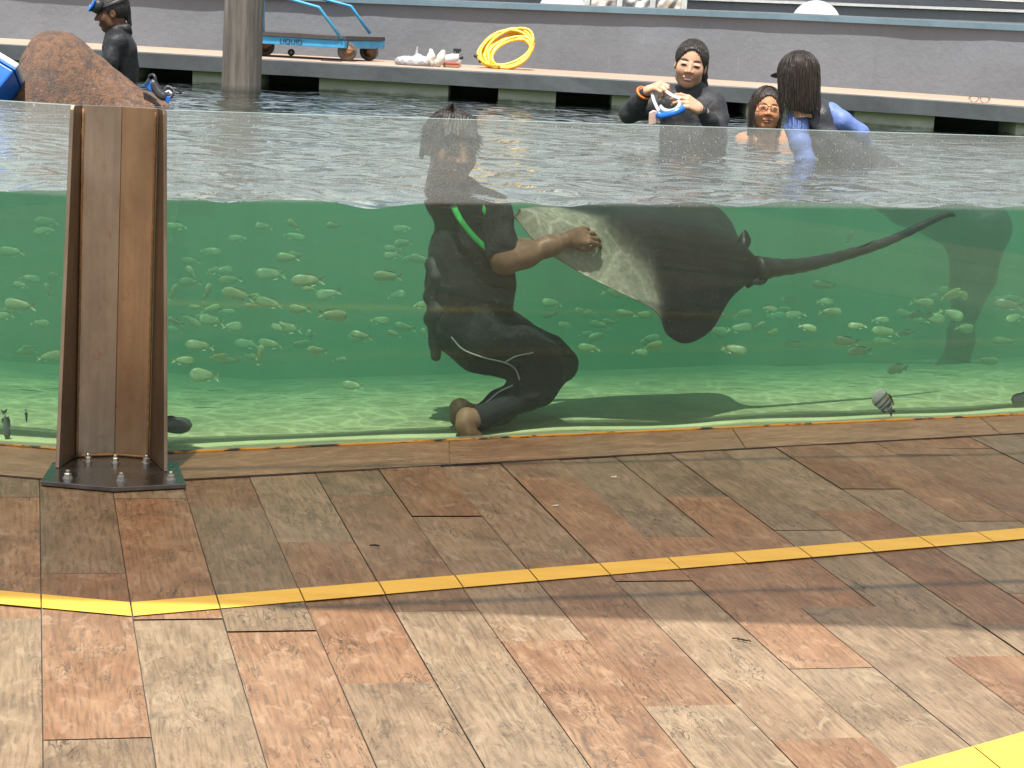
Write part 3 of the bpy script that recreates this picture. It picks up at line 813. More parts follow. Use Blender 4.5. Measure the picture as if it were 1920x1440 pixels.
# ================================================================== brown rock
def rock_material():
    m = Mat('brown_rock', 0.62, spec=0.4)
    p = m.pos(); n1 = m.noise(p, 3.2, 6, 0.66, 0.15); n2 = m.noise(p, 17, 6, 0.72, 0.1); n3 = m.noise(p, 70, 4, 0.7)
    c = m.ramp(n1, [(0.28, (0.06, 0.04, 0.032)), (0.45, (0.14, 0.072, 0.042)), (0.6, (0.185, 0.092, 0.046)), (0.8, (0.17, 0.125, 0.10))])
    c = m.mix(m.ramp(n2, [(0.40, 0.8), (0.54, 0.0)]), c, (0.055, 0.042, 0.036))
    c = m.mix(m.ramp(n3, [(0.55, 0.0), (0.75, 0.6)]), c, (0.36, 0.24, 0.16))
    m.base(c); m.set(m.b, {'Normal': m.bump(m.math('ADD', n2, m.math('MULTIPLY', n3, 0.4)), 0.8, 0.03)})
    return m.m
prof = [(-30, 250), (-8, 215), (18, 178), (30, 150), (42, 118), (56, 88), (72, 66), (92, 53), (112, 49), (130, 54), (150, 70), (172, 94), (200, 124), (230, 150), (262, 172), (295, 190), (325, 206), (350, 235), (375, 270)]
Y0 = 11.25
px_ = [p[0] for p in prof]; pz_ = [p[1] for p in prof]
NX, NY = 110, 64; vs = []; fs = []
for i in range(NX):
    a = px_[0] + (px_[-1]-px_[0])*i/(NX-1); top = at(a, float(np.interp(a, px_, pz_)), Y0)
    for j in range(NY):
        t = -1 + 2*j/(NY-1)
        D = 0.62 + 0.1*math.sin(a*0.02)
        zz = 0.1 + (top.z - 0.1)*max(0.0, 1 - abs(t)**2.1)**0.75
        P = Vector((top.x, Y0 + t*D, zz))
        n_ = mnoise.fractal(P*2.6, 1.0, 2.1, 5)*0.035*min(1, 1.3-abs(t))
        vs.append((P.x + 0.03*mnoise.noise(P*2), P.y, P.z + n_))
fs = [(i*NY+j, (i+1)*NY+j, (i+1)*NY+j+1, i*NY+j+1) for i in range(NX-1) for j in range(NY-1)]
mb = MB(); mb.add(vs, fs); mb.build('rock', rock_material(), smooth=True, label='big brown pointed rock rising from the water', cat='rock')

# ================================================================== tilted blue box with a white lid
M_BLUE = simple('blue_plastic', (0.012, 0.13, 0.52), 0.35, var=0.12, scale=12, bump=0.05)
M_WHITE = simple('white_plastic', (0.66, 0.66, 0.63), 0.4, var=0.08, scale=12, bump=0.05)
q = at(-30, 150, 10.75); M = Matrix.Translation(q) @ rotM(y=math.radians(31)) @ rotM(x=math.radians(-24)) @ rotM(z=math.radians(-10))
box = empty('cool_box', q, 'tilted blue box with a white lid leaning beside the brown rock', 'box')
mb = MB(); mb.hexa([M @ Vector(p) for p in ((-.16,-.12,-.13), (.135,-.12,-.13), (.135,.12,-.13), (-.16,.12,-.13))], [M @ Vector(p) for p in ((-.17,-.14,.09), (.155,-.14,.09), (.155,.14,.09), (-.17,.14,.09))])
mb.build('body', M_BLUE, box, bevel=0.012)
mb = MB(); mb.hexa([M @ Vector(p) for p in ((-.172,-.145,.0905), (.158,-.145,.0905), (.158,.145,.0905), (-.172,.145,.0905))], [M @ Vector(p) for p in ((-.172,-.145,.108), (.158,-.145,.108), (.158,.145,.108), (-.172,.145,.108))])
mb.build('rim', M_BLUE, box, bevel=0.004)
mb = MB(); mb.box((-.16, -.13, .1085), (.15, .13, .140), M); mb.build('lid', M_WHITE, box, bevel=0.01)

# ================================================================== diving masks left on the rock
M_BLK = simple('black_rubber', (0.018, 0.018, 0.02), 0.45, var=0.3, scale=20, bump=0.05)
M_CLR = Mat('clear_silicone', 0.15); M_CLR.base((0.72, 0.74, 0.74, 1)); M_CLR.set(M_CLR.b, {'Transmission Weight': 0.35, 'IOR': 1.4}); M_CLR = M_CLR.m
M_LENS = simple('mask_glass', (0.05, 0.07, 0.08), 0.08, var=0.1, bump=0)
def diving_mask(q, R, s, label, frame=None, skirt=None):
    """local x across, z up, y out of the lens"""
    M = Matrix.Translation(q) @ R @ Matrix.Scale(s, 4)
    root = empty('diving_mask', q, label, 'diving mask', None)
    cv = lambda x: -0.55*x*x*4
    out = [(-.08, .028), (-.045, .038), (0, .032), (.045, .038), (.08, .028), (.082, -.01), (.055, -.04), (.022, -.03), (0, -.008), (-.022, -.03), (-.055, -.04), (-.082, -.01)]
    out = smooth_path([Vector((x, 0, z)) for x, z in out], 4, True)
    mb = MB(); mb.tube([M @ Vector((p.x, cv(p.x)+0.004, p.z)) for p in out], 0.0085*s, 8, closed=True)
    mb.build('frame', frame or M_BLUE, root, smooth=True)
    mb = MB(); n = len(out)
    r0 = [M @ Vector((p.x*0.97, cv(p.x), p.z*0.95)) for p in out]; r1 = [M @ Vector((p.x*0.93, cv(p.x)-0.045, p.z*1.08)) for p in out]; r2 = [M @ Vector((p.x*0.80, cv(p.x)-0.055, p.z*0.82)) for p in out]
    mb.add(r0 + r1 + r2, [(k*n+i, k*n+(i+1) % n, (k+1)*n+(i+1) % n, (k+1)*n+i) for k in (0, 1) for i in range(n)])
    o = mb.build('skirt', skirt or M_BLK, root, smooth=True); sd = o.modifiers.new('solid', 'SOLIDIFY'); sd.thickness = 0.003
    for sgn in (-1, 1):
        mb = MB(); lp = smooth_path([Vector((sgn*x, 0, z)) for x, z in ((.012, .024), (.045, .031), (.073, .02), (.073, -.01), (.052, -.031), (.026, -.022))], 4, True)
        mb.add([M @ Vector((p.x, cv(p.x)+0.003, p.z)) for p in lp], [tuple(range(len(lp)))]); mb.build('lens', M_LENS, root)
    return root, M
YM = 11.12
rm = empty('diving_mask', at(296, 172, YM), 'blue and black diving mask with strap loops lying on the right flank of the rock', 'diving mask')
def wedge(name, pts, y0, y1, mat, bev=.004):
    mb = MB(); mb.hexa([at(a, b, y1) for a, b in pts], [at(a, b, y0) for a, b in pts]); mb.build(name, mat, rm, bevel=bev)
wedge('frame', [(266, 161), (289, 175), (290, 158), (277, 149)], YM-.03, YM+.07, M_BLUE); wedge('frame', [(304, 186), (316, 195), (321, 181), (309, 181)], YM-.04, YM+.05, M_BLUE)
wedge('lens', [(270, 157), (274, 160), (281, 149), (277, 147)], YM-.036, YM-.031, M_LENS, .001)
mb = MB(); mb.tube(smooth_path([at(284, 150, YM-.01), at(291, 163, YM-.02), at(300, 176, YM-.03), at(312, 183, YM-.03)], 6), [.016]*2 + [.026]*15 + [.02]*2, 10, flat=(.6, 1)); mb.build('skirt', M_BLK, rm, smooth=True)
mb = MB(); mb.tube(smooth_path([at(279, 152, YM), at(279, 143, YM), at(286, 140, YM-.01), at(291, 146, YM-.02), at(293, 158, YM-.02)], 6), .008, 8, flat=(.5, 1)); mb.build('strap', M_BLK, rm, smooth=True)
mb = MB(); mb.tube(smooth_path([at(306, 172, YM+.01), at(313, 163, YM+.02), at(322, 166, YM+.02), at(325, 174, YM), at(320, 184, YM-.02)], 6), .009, 8, flat=(.5, 1)); mb.build('strap', M_BLK, rm, smooth=True)
mb = MB(); mb.tube(smooth_path([at(308, 175, YM), at(316, 171, YM+.01), at(322, 176, YM)], 6), .006, 8); mb.build('buckle', M_CLR, rm, smooth=True)
mb = MB(); mb.tube(smooth_path([at(323, 166, YM+.02), at(330, 167, YM+.02), at(341, 174, YM+.03)], 6), .008, 8, flat=(.25, 1)); mb.build('strap', M_BLK, rm, smooth=True)

# ================================================================== platform trolley on the walkway
M_TROL = simple('sky_blue_paint', (0.045, 0.30, 0.55), 0.4, var=0.22, scale=14, bump=0.08)
M_MAT = simple('dark_worn_mat', (0.06, 0.055, 0.055), 0.85, var=0.4, scale=20)
M_TYRE = simple('grey_tyre', (0.10, 0.09, 0.082), 0.85, var=0.35, scale=30)
M_HUB = simple('rusty_hub', (0.27, 0.15, 0.075), 0.7, var=0.5, scale=50)
YT = 14.62
FR = at(646, 76, YT); BR = at(722, 71.5, 15.22); BR.z = FR.z
FL = FR + Vector((-0.80, 0.02, 0)); BL = BR + Vector((-0.98, 0.02, 0))
trol = empty('platform_trolley', (FR + BL)/2 - Vector((0, 0, 0.2)), 'sky-blue platform trolley on rusty castors, lettered LIQUID, beside the timber pile', 'trolley')
th_ = Vector((0, 0, 0.055))
def rail(name, a, b, wdt=0.03):
    d = (b-a).normalized(); n_ = Vector((-d.y, d.x, 0))*wdt
    mb = MB(); mb.hexa([a-th_, b-th_, b-th_+n_, a-th_+n_], [a, b, b+n_, a+n_]); return mb.build(name, M_TROL, trol, bevel=0.003)
rail('side_rail', FL, FR - Vector((0.001, 0, 0))); rail('end_rail', FR + Vector((0.001, 0.002, 0)), BR); rail('side_rail', BR + Vector((-0.03, 0, 0)), BL)
mb = MB(); z1 = Vector((0, 0, 0.002)); z2 = Vector((0, 0, 0.030))
o_ = Vector((0.008, -0.01, 0))
nn = 14; loop_ = [FL.lerp(FR, i/nn) - Vector((0, .012, 0)) for i in range(nn)] + [FR.lerp(BR, i/8) + Vector((.010, 0, 0)) for i in range(8)] + [BR.lerp(BL, i/nn) for i in range(nn+1)]
mb.hexa([p + z1 for p in loop_], [p + z2 + Vector((0, 0, 0.004*mnoise.noise(p*6))) for p in loop_]); mb.build('platform_mat', M_MAT, trol)
def caster(q, yaw, R=0.068):
    cz = LZ + R + 0.001; M = Matrix.Translation((q.x, q.y, cz)) @ rotM(z=yaw) @ rotM(x=math.pi/2)
    wh = bpy.data.objects.new('caster', None); COL.objects.link(wh); wh.location = (q.x, q.y, cz); wh.parent = trol; wh.matrix_parent_inverse = Matrix.Translation(-Vector(trol.location))
    def sub(name, mb, mat, sm=True):
        o = link(name, mb.mesh(name), mat, None, sm); o.parent = wh; o.matrix_parent_inverse = Matrix.Translation(-Vector((q.x, q.y, cz)))
    mb = MB(); mb.lathe([(R*0.62, -.019), (R*0.9, -.020), (R, -.012), (R, .012), (R*0.9, .020), (R*0.62, .019)], M, 28); sub('tyre', mb, M_TYRE)
    mb = MB(); mb.lathe([(R*0.60, -.0195), (R*0.5, -.014), (R*0.25, -.016), (R*0.22, -.024), (R*0.1, -.026), (R*0.1, .026), (R*0.22, .024), (R*0.25, .016), (R*0.6, .0195)], M, 24); sub('rim', mb, M_HUB)
    mb = MB(); Mf = Matrix.Translation((q.x, q.y, 0)) @ rotM(z=yaw)
    top = FR.z - 0.057
    for sy in (-.028, .025):
        mb.hexa([Mf @ Vector(p) for p in ((-.012, sy, cz-.01), (.012, sy, cz-.01), (.012, sy+.003, cz-.01), (-.012, sy+.003, cz-.01))], [Mf @ Vector(p) for p in ((.0, sy, top-.006), (.045, sy, top-.006), (.045, sy+.003, top-.006), (.0, sy+.003, top-.006))])
    mb.box((-.01, -.03, top-.006), (.05, .03, top), Mf); sub('fork', mb, M_HUB, False)
caster(at(651, 96, YT+0.06) * 1 + Vector((0, 0, 0)), 0.25); caster(at(692, 95, 15.12), -0.15); caster(at(497, 85, YT+0.2), 0.1); caster(FL + Vector((.1, .1, 0)), 0.3)
def trail(name, pts, r=0.011):
    mb = MB(); mb.tube(pts, r, 10); mb.build(name, M_TROL, trol, smooth=True)
def handle(a, b, c, ya, yb):
    A = at(*a, ya); B = at(*b, yb); Cc = at(*c, yb)
    E_ = Cc + (Cc - B)*1.1; trail('handle', [A, B + (A-B)*0.03, B, B + (Cc-B)*0.03, Cc, E_])
handle((641, 73), (598, 14), (527, -6), YT - 0.004, YT - 0.004); handle((694, 63), (658, 12), (590, -6), 15.2, 15.2)
trail('handle', [at(494, 62, YT + 0.02), at(494, -60, YT + 0.02)], 0.009)
def lettering(name, text, origin, size, ext, mat, parent, R):
    cu = bpy.data.curves.new(name, 'FONT'); cu.body = text; cu.size = size; cu.extrude = ext
    o = bpy.data.objects.new(name, cu); COL.objects.link(o); bpy.context.view_layer.update()
    me = bpy.data.meshes.new_from_object(o.evaluated_get(bpy.context.evaluated_depsgraph_get()))
    bpy.data.objects.remove(o); me.transform(Matrix.Translation(origin) @ R)
    return link(name, me, mat, parent)
M_INK = simple('dark_blue_ink', (0.01, 0.02, 0.05), 0.6, bump=0)
L0 = Vector((0, 0, 0)) + FL.lerp(FR, (at(524, 70, YT).x - FL.x)/(FR.x - FL.x)) + Vector((0, -0.0035, -0.046))
lettering('lettering', 'LIQUID', L0, 0.050, 0.001, M_INK, trol, rotM(z=math.atan2(FR.y-FL.y, FR.x-FL.x)) @ rotM(x=math.pi/2))

# small things on the walkway
q = at(546, 99, 15.25); q.z = LZ; cw = empty('castor_wheel', q, 'small loose grey castor wheel standing under the trolley', 'wheel')
mb = MB(); M = Matrix.Translation((q.x, q.y, LZ+0.026)) @ rotM(x=math.pi/2)
mb.lathe([(.010, -.008), (.022, -.011), (.026, -.006), (.026, .006), (.022, .011), (.010, .008)], M, 22); mb.build('tyre', M_TYRE, cw, smooth=True)
mb = MB(); mb.lathe([(.0095, -.0085), (.0095, .0085)], M, 14); mb.build('hub', M_WHITE, cw)
q = at(622, 108, 14.5); mb = MB(); M = Matrix.Translation((q.x, q.y, LZ+0.001)) @ rotM(z=0.12)
mb.hexa([M @ Vector(p) for p in ((-.075, -.03, 0), (.07, -.02, 0), (.075, .03, 0), (-.06, .035, 0))], [M @ Vector(p) for p in ((-.075, -.03, .006), (.07, -.02, .010), (.075, .03, .007), (-.06, .035, .006))])
mb.build('rubber_offcut', M_MAT, label='thin dark rubber offcut lying flat in front of the trolley', cat='offcut')

M_BAG = Mat('white_polythene', 0.35); M_BAG.base((0.50, 0.51, 0.53, 1)); M_BAG.set(M_BAG.b, {'Transmission Weight': 0.25, 'Normal': M_BAG.bump(M_BAG.noise(M_BAG.pos(), 22, 5, 0.6, 1.5), 0.8, 0.03)}); M_BAG = M_BAG.m
M_CLOTHW = simple('white_cotton', (0.50, 0.48, 0.43), 0.9, var=0.12, scale=40, bump=0.3)
def lump(name, f, lo, hi, h, mat, parent=None, **kw):
    P, Fc = surface_net(f, lo, hi, h); me = np_mesh(name, P, Fc)
    return link(name, me, mat, parent, True, **kw)
q = at(772, 124, 14.6); q.z = LZ; qa = np.array(q)
def bag_f(P):
    d = ell(P, qa + (0, 0, .02), (.125, .09, .045)); d = smin(d, ell(P, qa + (.07, 0.01, .025), (.07, .07, .042)), .03)
    d = smin(d, cone(P, qa + (.025, .02, .05), qa + (.032, .02, .125), .022, .003), .03)
    d = d + 0.007*nz(P, 38) + .004*nz(P, 90, 2)
    return smax(d, LZ + 0.001 - P[:, 2], .004)
lump('plastic_bag', bag_f, qa - (.2, .14, .02), qa + (.2, .14, .17), .006, M_BAG, label='crumpled white plastic bag lying flat on the walkway by the white gloves', cat='plastic bag')
def glove(px, lean, lab):
    q = at(px, 124, 14.58); a = np.array((q.x, q.y, LZ))
    def f(P):
        d = cone(P, a + (0, 0, .02), a + (lean*.6, 0, .06), .026, .030); d = smin(d, cone(P, a + (lean*.6, 0, .06), a + (lean, .01, .105), .027, .018), .02)
        d = smin(d, cone(P, a + (0, -.01, .03), a + (-.03, -.01, .05), .014, .009), .015)
        return smax(d + .004*nz(P, 70), LZ + 0.001 - P[:, 2], .003)
    lump('glove', f, a - (.09, .07, .01), a + (.1, .07, .15), .004, M_CLOTHW, label=lab, cat='glove', group='white work gloves')
glove(809, -0.008, 'white work glove standing next to the plastic bag'); glove(821, 0.03, 'white work glove leaning toward the clear bottle')
q = at(843, 118, 14.9); bt = empty('bottle', (q.x, q.y, LZ), 'clear bottle with a black cap lying behind the white gloves', 'bottle')
M = Matrix.Translation((q.x, q.y, LZ + 0.052)) @ rotM(z=0.25) @ rotM(y=math.radians(78))
mb = MB(); mb.lathe([(.02, -.07), (.034, -.06), (.036, .03), (.026, .055), (.014, .07)], M, 20); mb.build('body', M_CLR, bt, smooth=True)
mb = MB(); mb.lathe([(.017, .071), (.017, .095), (.014, .098)], M, 16); mb.build('cap', M_BLK, bt)
q = at(857, 118, 15.0); bt = empty('spray_bottle', (q.x, q.y, LZ), 'upright clear spray bottle with a black trigger head near the yellow hose', 'bottle')
M = Matrix.Translation((q.x, q.y, LZ + 0.001))
mb = MB(); mb.lathe([(.028, 0), (.032, .006), (.030, .062), (.013, .082), (.012, .092)], M, 20); mb.build('body', M_CLR, bt, smooth=True)
mb = MB(); mb.lathe([(.014, .0925), (.014, .105)], M, 14); mb.box((-.032, -.011, .1055), (.026, .011, .128), M); mb.box((-.030, -.008, .085), (-.022, .008, .105), M); mb.build('trigger_head', M_BLK, bt, bevel=0.003)
q = at(846, 121, 14.62); br = empty('scrub_brush', (q.x, q.y, LZ), 'small wooden brush with a red top beside the white gloves', 'brush')
M = Matrix.Translation((q.x, q.y, LZ+0.001)) @ rotM(z=0.1)
mb = MB(); mb.box((-.055, -.022, 0), (.06, .022, .02), M); mb.build('bristles', simple('tan_bristle', (0.30, 0.19, 0.11), 0.9), br, bevel=.003)
mb = MB(); mb.box((-.058, -.024, .0205), (.055, .024, .034), M); mb.build('handle', simple('red_plastic', (0.50, 0.035, 0.03), 0.4), br, bevel=.005)

# yellow hose coil leaning on the wall
def hose_pts():
    pts = []
    loops = 12; N = 30
    c0 = at(950, 90, 15.15)
    for i in range(loops*N + 1):
        k = i/N; a = 2*math.pi*k - 1.9
        ph = k*2.399
        rx = (55 - 17*abs(math.sin(ph*0.7)))/F*15.15; rz = (34 - 11*abs(math.sin(ph*0.7+.3)))/F*15.15
        ox = (11*abs(math.sin(ph*0.7))*.7 + 3*math.sin(ph*1.3))/F*15.15; oz = (-7*abs(math.sin(ph*0.7)) + 3*math.cos(ph*1.7))/F*15.15 - 0.008*math.cos(ph)
        x = rx*math.cos(a); z = rz*math.sin(a)
        tilt = 0.42
        X = x*math.cos(tilt) - z*math.sin(tilt); Z = x*math.sin(tilt) + z*math.cos(tilt)
        X *= 0.98
        pz = c0.z + Z + oz
        lean = (pz - LZ)*0.75
        pts.append(Vector((c0.x + X + ox, 14.98 + lean + 0.055*math.sin(k*1.7) , max(pz, LZ + 0.011))))
    return pts
M_HOSE = simple('yellow_hose', (0.80, 0.47, 0.035), 0.35, var=0.12, scale=30, bump=0.04)
hp = hose_pts(); hose = empty('garden_hose', (hp[0].x, 15.05, LZ), 'coiled yellow hose leaning against the grey wall', 'hose')
mb = MB(); mb.tube(hp, 0.0105, 9); mb.build('coil', M_HOSE, hose, smooth=True)
mb = MB(); tail_ = smooth_path([hp[0], at(915, 121, 14.75), at(897, 108, 14.85), at(893, 104, 14.9)], 8); tail_[0] = hp[0]
mb.tube([Vector((p.x, p.y, max(p.z, LZ+0.011))) for p in tail_], 0.0095, 9); mb.build('loose_end', M_HOSE, hose, smooth=True)
for a, b in (((897, 108), (889, 103)), ((905, 112), (898, 116))):
    mb = MB(); A, B = at(*a, 14.86), at(*b, 14.86); mb.tube([A, A.lerp(B, .5), B], [0.012, .014, .011], 10); mb.build('coupling', M_BLK, hose, smooth=True)

# spectacles left on the walkway
def spectacles(name, M, s, mat, parent=None, label=None, folded=True, lens=None):
    root = empty(name, M.translation, label, 'glasses') if label else None
    par = root or parent
    for sx in (-1, 1):
        lp = smooth_path([Vector((sx*x, 0, z)) for x, z in ((.008, .012), (.03, .018), (.056, .015), (.060, -.004), (.048, -.019), (.022, -.019), (.010, -.006))], 5, True)
        mb = MB(); mb.tube([M @ (p*s) for p in lp], 0.0019*s, 6, closed=True); mb.build('rim', mat, par, smooth=True)
        mb = MB(); mb.tube([M @ (Vector(p)*s) for p in ((sx*.060, 0, .008), (sx*.066, -.012, .010), (sx*.069, -.07, .006), (sx*.068, -.13, -.012))], 0.0019*s, 6); mb.build('temple', mat, par, smooth=True)
    mb = MB(); mb.tube([M @ (Vector(p)*s) for p in ((-.010, 0, .006), (0, .003, .009), (.010, 0, .006))], 0.0018*s, 6); mb.build('bridge', mat, par, smooth=True)
    return root
M_FRM = simple('dark_brown_frame', (0.035, 0.022, 0.018), 0.35, bump=0)
q = at(1836, 190, 13.6); q.z = LZ + 0.021
spectacles('eyeglasses', Matrix.Translation(q) @ rotM(z=math.radians(168)), 1.0, M_FRM, label='dark-framed eyeglasses left open on the walkway edge')

# globe lamps and the sheeted frame behind the coping
M_GLOBE = Mat('opal_globe', 0.12, (0.52, 0.53, 0.53)); M_GLOBE.set(M_GLOBE.b, {'Coat Weight': 0.4}); M_GLOBE = M_GLOBE.m
M_NECK = simple('lamp_base', (0.12, 0.12, 0.125), 0.6)
def globe(px, py, lab):
    y = 16.25; q = at(px, py, y); R = 47/F*y
    root = empty('globe_lamp', (q.x, q.y, q.z - R), lab, 'lamp', 'white globe lamps behind the coping')
    M = Matrix.Translation(q); mb = MB()
    mb.lathe([(R*math.sin(math.pi*i/20)+1e-4, -R*math.cos(math.pi*i/20)) for i in range(1, 21)], M, 36); mb.build('globe', M_GLOBE, root, smooth=True)
    mb = MB(); mb.lathe([(R*0.35, -R*1.5), (R*0.42, -R*0.93)], M, 20); mb.build('base', M_NECK, root)
globe(1529, 49, 'white globe lamp behind the coping, above the woman in the blue sleeves'); globe(1055, 28, 'white globe lamp behind the coping, beside the sheeted frame')
y = 16.5
fr_ = empty('sheeted_frame', at(1190, 20, y), 'white posts with crumpled pale plastic sheeting between them, at the top centre', 'frame')
M_POST = simple('white_post', (0.62, 0.62, 0.60), 0.6)
for a in (1099, 1160, 1222, 1281):
    p0, p1 = at(a, 30, y), at(a, -60, y); w2 = 5/F*y
    mb = MB(); mb.box((p0.x-w2, y-w2, p0.z), (p0.x+w2, y+w2, p1.z)); mb.build('post', M_POST, fr_)
m = Mat('pale_sheeting', 0.5); nn = m.noise(m.pos(), 5, 5, 0.6, 1.0)
m.base(m.ramp(nn, [(0.35, (0.30, 0.22, 0.15)), (0.5, (0.55, 0.53, 0.50)), (0.75, (0.68, 0.68, 0.66))])); M_SHEET = m.m
for a, b in ((1104, 1155), (1165, 1217), (1227, 1277)):
    A, B = at(a, 22, y), at(b, 22, y); n = 26; vs = []; fs = []
    for i in range(n):
        for j in range(n):
            x = A.x + (B.x-A.x)*i/(n-1); z = A.z + 0.45*j/(n-1)
            f_ = 0.06*mnoise.noise(Vector((x*9 + z*5, z*4, a))) + 0.03*mnoise.noise(Vector((x*20 - z*14, z*11, a)))
            vs.append((x, y + 0.03 + f_, z))
    fs = [(i*n+j, (i+1)*n+j, (i+1)*n+j+1, i*n+j+1) for i in range(n-1) for j in range(n-1)]
    mb = MB(); mb.add(vs, fs); o = mb.build('sheet', M_SHEET, fr_, smooth=True); sd = o.modifiers.new('solid', 'SOLIDIFY'); sd.thickness = 0.002

# litter on the deck
M_TWIG = simple('dark_twig', (0.03, 0.02, 0.015), 0.9)
q = on(703, 1024, 0.004); mb = MB(); mb.tube([q + Vector((-.014, 0, .0015)), q + Vector((0, .001, .003)), q + Vector((.012, -.001, .002))], [.002, .0028, .0022], 7); mb.build('twig', M_TWIG, label='short dark twig lying on a reddish tile', cat='twig')
for (a, b), l in (((1040, 949), 'tiny white paper scrap on the red tile behind the yellow line'), ((1150, 895), 'tiny white paper scrap nearest the glass on an olive tile')):
    q = on(a, b, 0.003); mb = MB(); mb.add([q + Vector(p) for p in ((-.008, -.003, 0), (.009, -.004, .002), (.011, .003, .004), (-.004, .004, .001), (-.008, -.003, .0012), (.009, -.004, .0032), (.011, .003, .0052), (-.004, .004, .0022))], [(0,3,2,1), (4,5,6,7), (0,1,5,4), (1,2,6,5), (2,3,7,6), (3,0,4,7)])
    mb.build('paper_scrap', M_CLOTHW, label=l, cat='litter')
q = on(1386, 1200, 0.003); mb = MB()
for k in range(3):
    a = k*0.5; mb.tube([q + Vector((-.016 + k*.012, .006 - k*.006, .001)), q + Vector((-.004 + k*.012, .001 - k*.006, .004)), q + Vector((.010 + k*.008, -.003 - k*.004, .001))], .0016, 5)
mb.build('leaf_crumb', M_TWIG, label='small dry dark leaf crumb on the sunlit beige tile', cat='litter')
# ================================================================== people
SKIN_T = tinted('skin', 0.55, spec=0.22, var=0.06, scale=90, bump=0.05, sss=0.3)
def hair_material(name, c0, c1):
    m = Mat(name, 0.46, spec=0.35); p = m.obj()
    s = m.noise(m.vscale(p, 170, 170, 9), 1.0, 4, 0.6); b = m.noise(m.vscale(p, 30, 30, 6), 1.0, 3, 0.6)
    m.base(m.ramp(s, [(0.35, c0), (0.7, c1)])); m.set(m.b, {'Normal': m.bump(m.math('ADD', s, b), 0.4, 0.006)})
    return m.m
M_HAIR = hair_material('black_hair', (0.009, 0.008, 0.008), (0.045, 0.036, 0.030))
M_HAIRW = hair_material('wet_brown_black_hair', (0.008, 0.006, 0.005), (0.040, 0.026, 0.018))
def fabric(name, c, rough=0.6, var=0.2):
    m = Mat(name, rough, spec=0.35); p = m.pos()
    f = m.noise(p, 11, 5, 0.6, 0.8); k = m.noise(p, 420, 2, 0.5)
    m.base(m.ramp(f, [(0.3, tuple(x*(1-var) for x in c)), (0.7, tuple(x*(1+var) for x in c))]))
    m.set(m.b, {'Normal': m.bump(m.math('ADD', f, m.math('MULTIPLY', k, 0.06)), 0.55, 0.02)})
    return m.m
M_WET = fabric('black_wetsuit', (0.014, 0.015, 0.017), 0.55)
M_RASH = fabric('black_rash_guard', (0.026, 0.027, 0.031), 0.6)
M_VEST = fabric('dark_grey_panel', (0.035, 0.037, 0.044), 0.42)
M_SLEEVE = fabric('periwinkle_sleeve', (0.125, 0.19, 0.46), 0.5, 0.1)

def head_sdf(P, smile=0.0, female=True):
    d = ell(P, (0, -.014, .034), (.0735, .092, .085))
    d = smin(d, ell(P, (0, .026, -.022), (.060, .064, .080)), .03)
    d = smin(d, ell(P, (0, .050, -.088), (.031, .030, .026)), .03)
    for s in (-1, 1):
        d = smin(d, ell(P, (s*.038, .058, -.026), (.024, .024, .026)), .035)           # cheek
        d = smin(d, ell(P, (s*.045, .014, -.064), (.019, .030, .026)), .03)            # jaw angle
        d = smax(d, -ell(P, (s*.031, .1045 if female else .101, .009), (.020, .014, .009)), .022)  # eye socket
        d = smin(d, ell(P, (s*.031, .0790, .008), (.0155, .0115, .0095)), .014)        # lid over the eyeball
        if not female: d = smin(d, ell(P, (s*.030, .088, .026), (.019, .006, .005)), .010)   # brow
        d = smin(d, ell(P, (s*.075, -.004, -.004), (.009, .018, .031)), .008)          # ear
        d = smax(d, -ell(P, (s*.083, .004, -.002), (.005, .009, .017)), .004)
    d = smin(d, cone(P, (0, .086, .012), (0, .103 if female else .106, -.023), .0068, .0105 if female else .0115), .014)        # nose
    for s in (-1, 1): d = smin(d, ell(P, (s*.013, .094, -.027), (.009, .010, .008)), .006)
    d = smin(d, ell(P, (0, .086, -.056), (.026, .010, .0065)), .006)                    # lips
    d = smin(d, ell(P, (0, .084, -.067), (.021, .010, .0065)), .006)
    d = smax(d, -ell(P, (0, .097, -.0615), (.022 + .006*smile, .008, .0012 + .004*smile)), .002)
    d = smin(d, cone(P, (0, -.022, -.05), (0, -.036, -.19), .050, .054 if not female else .048), .025)
    return d

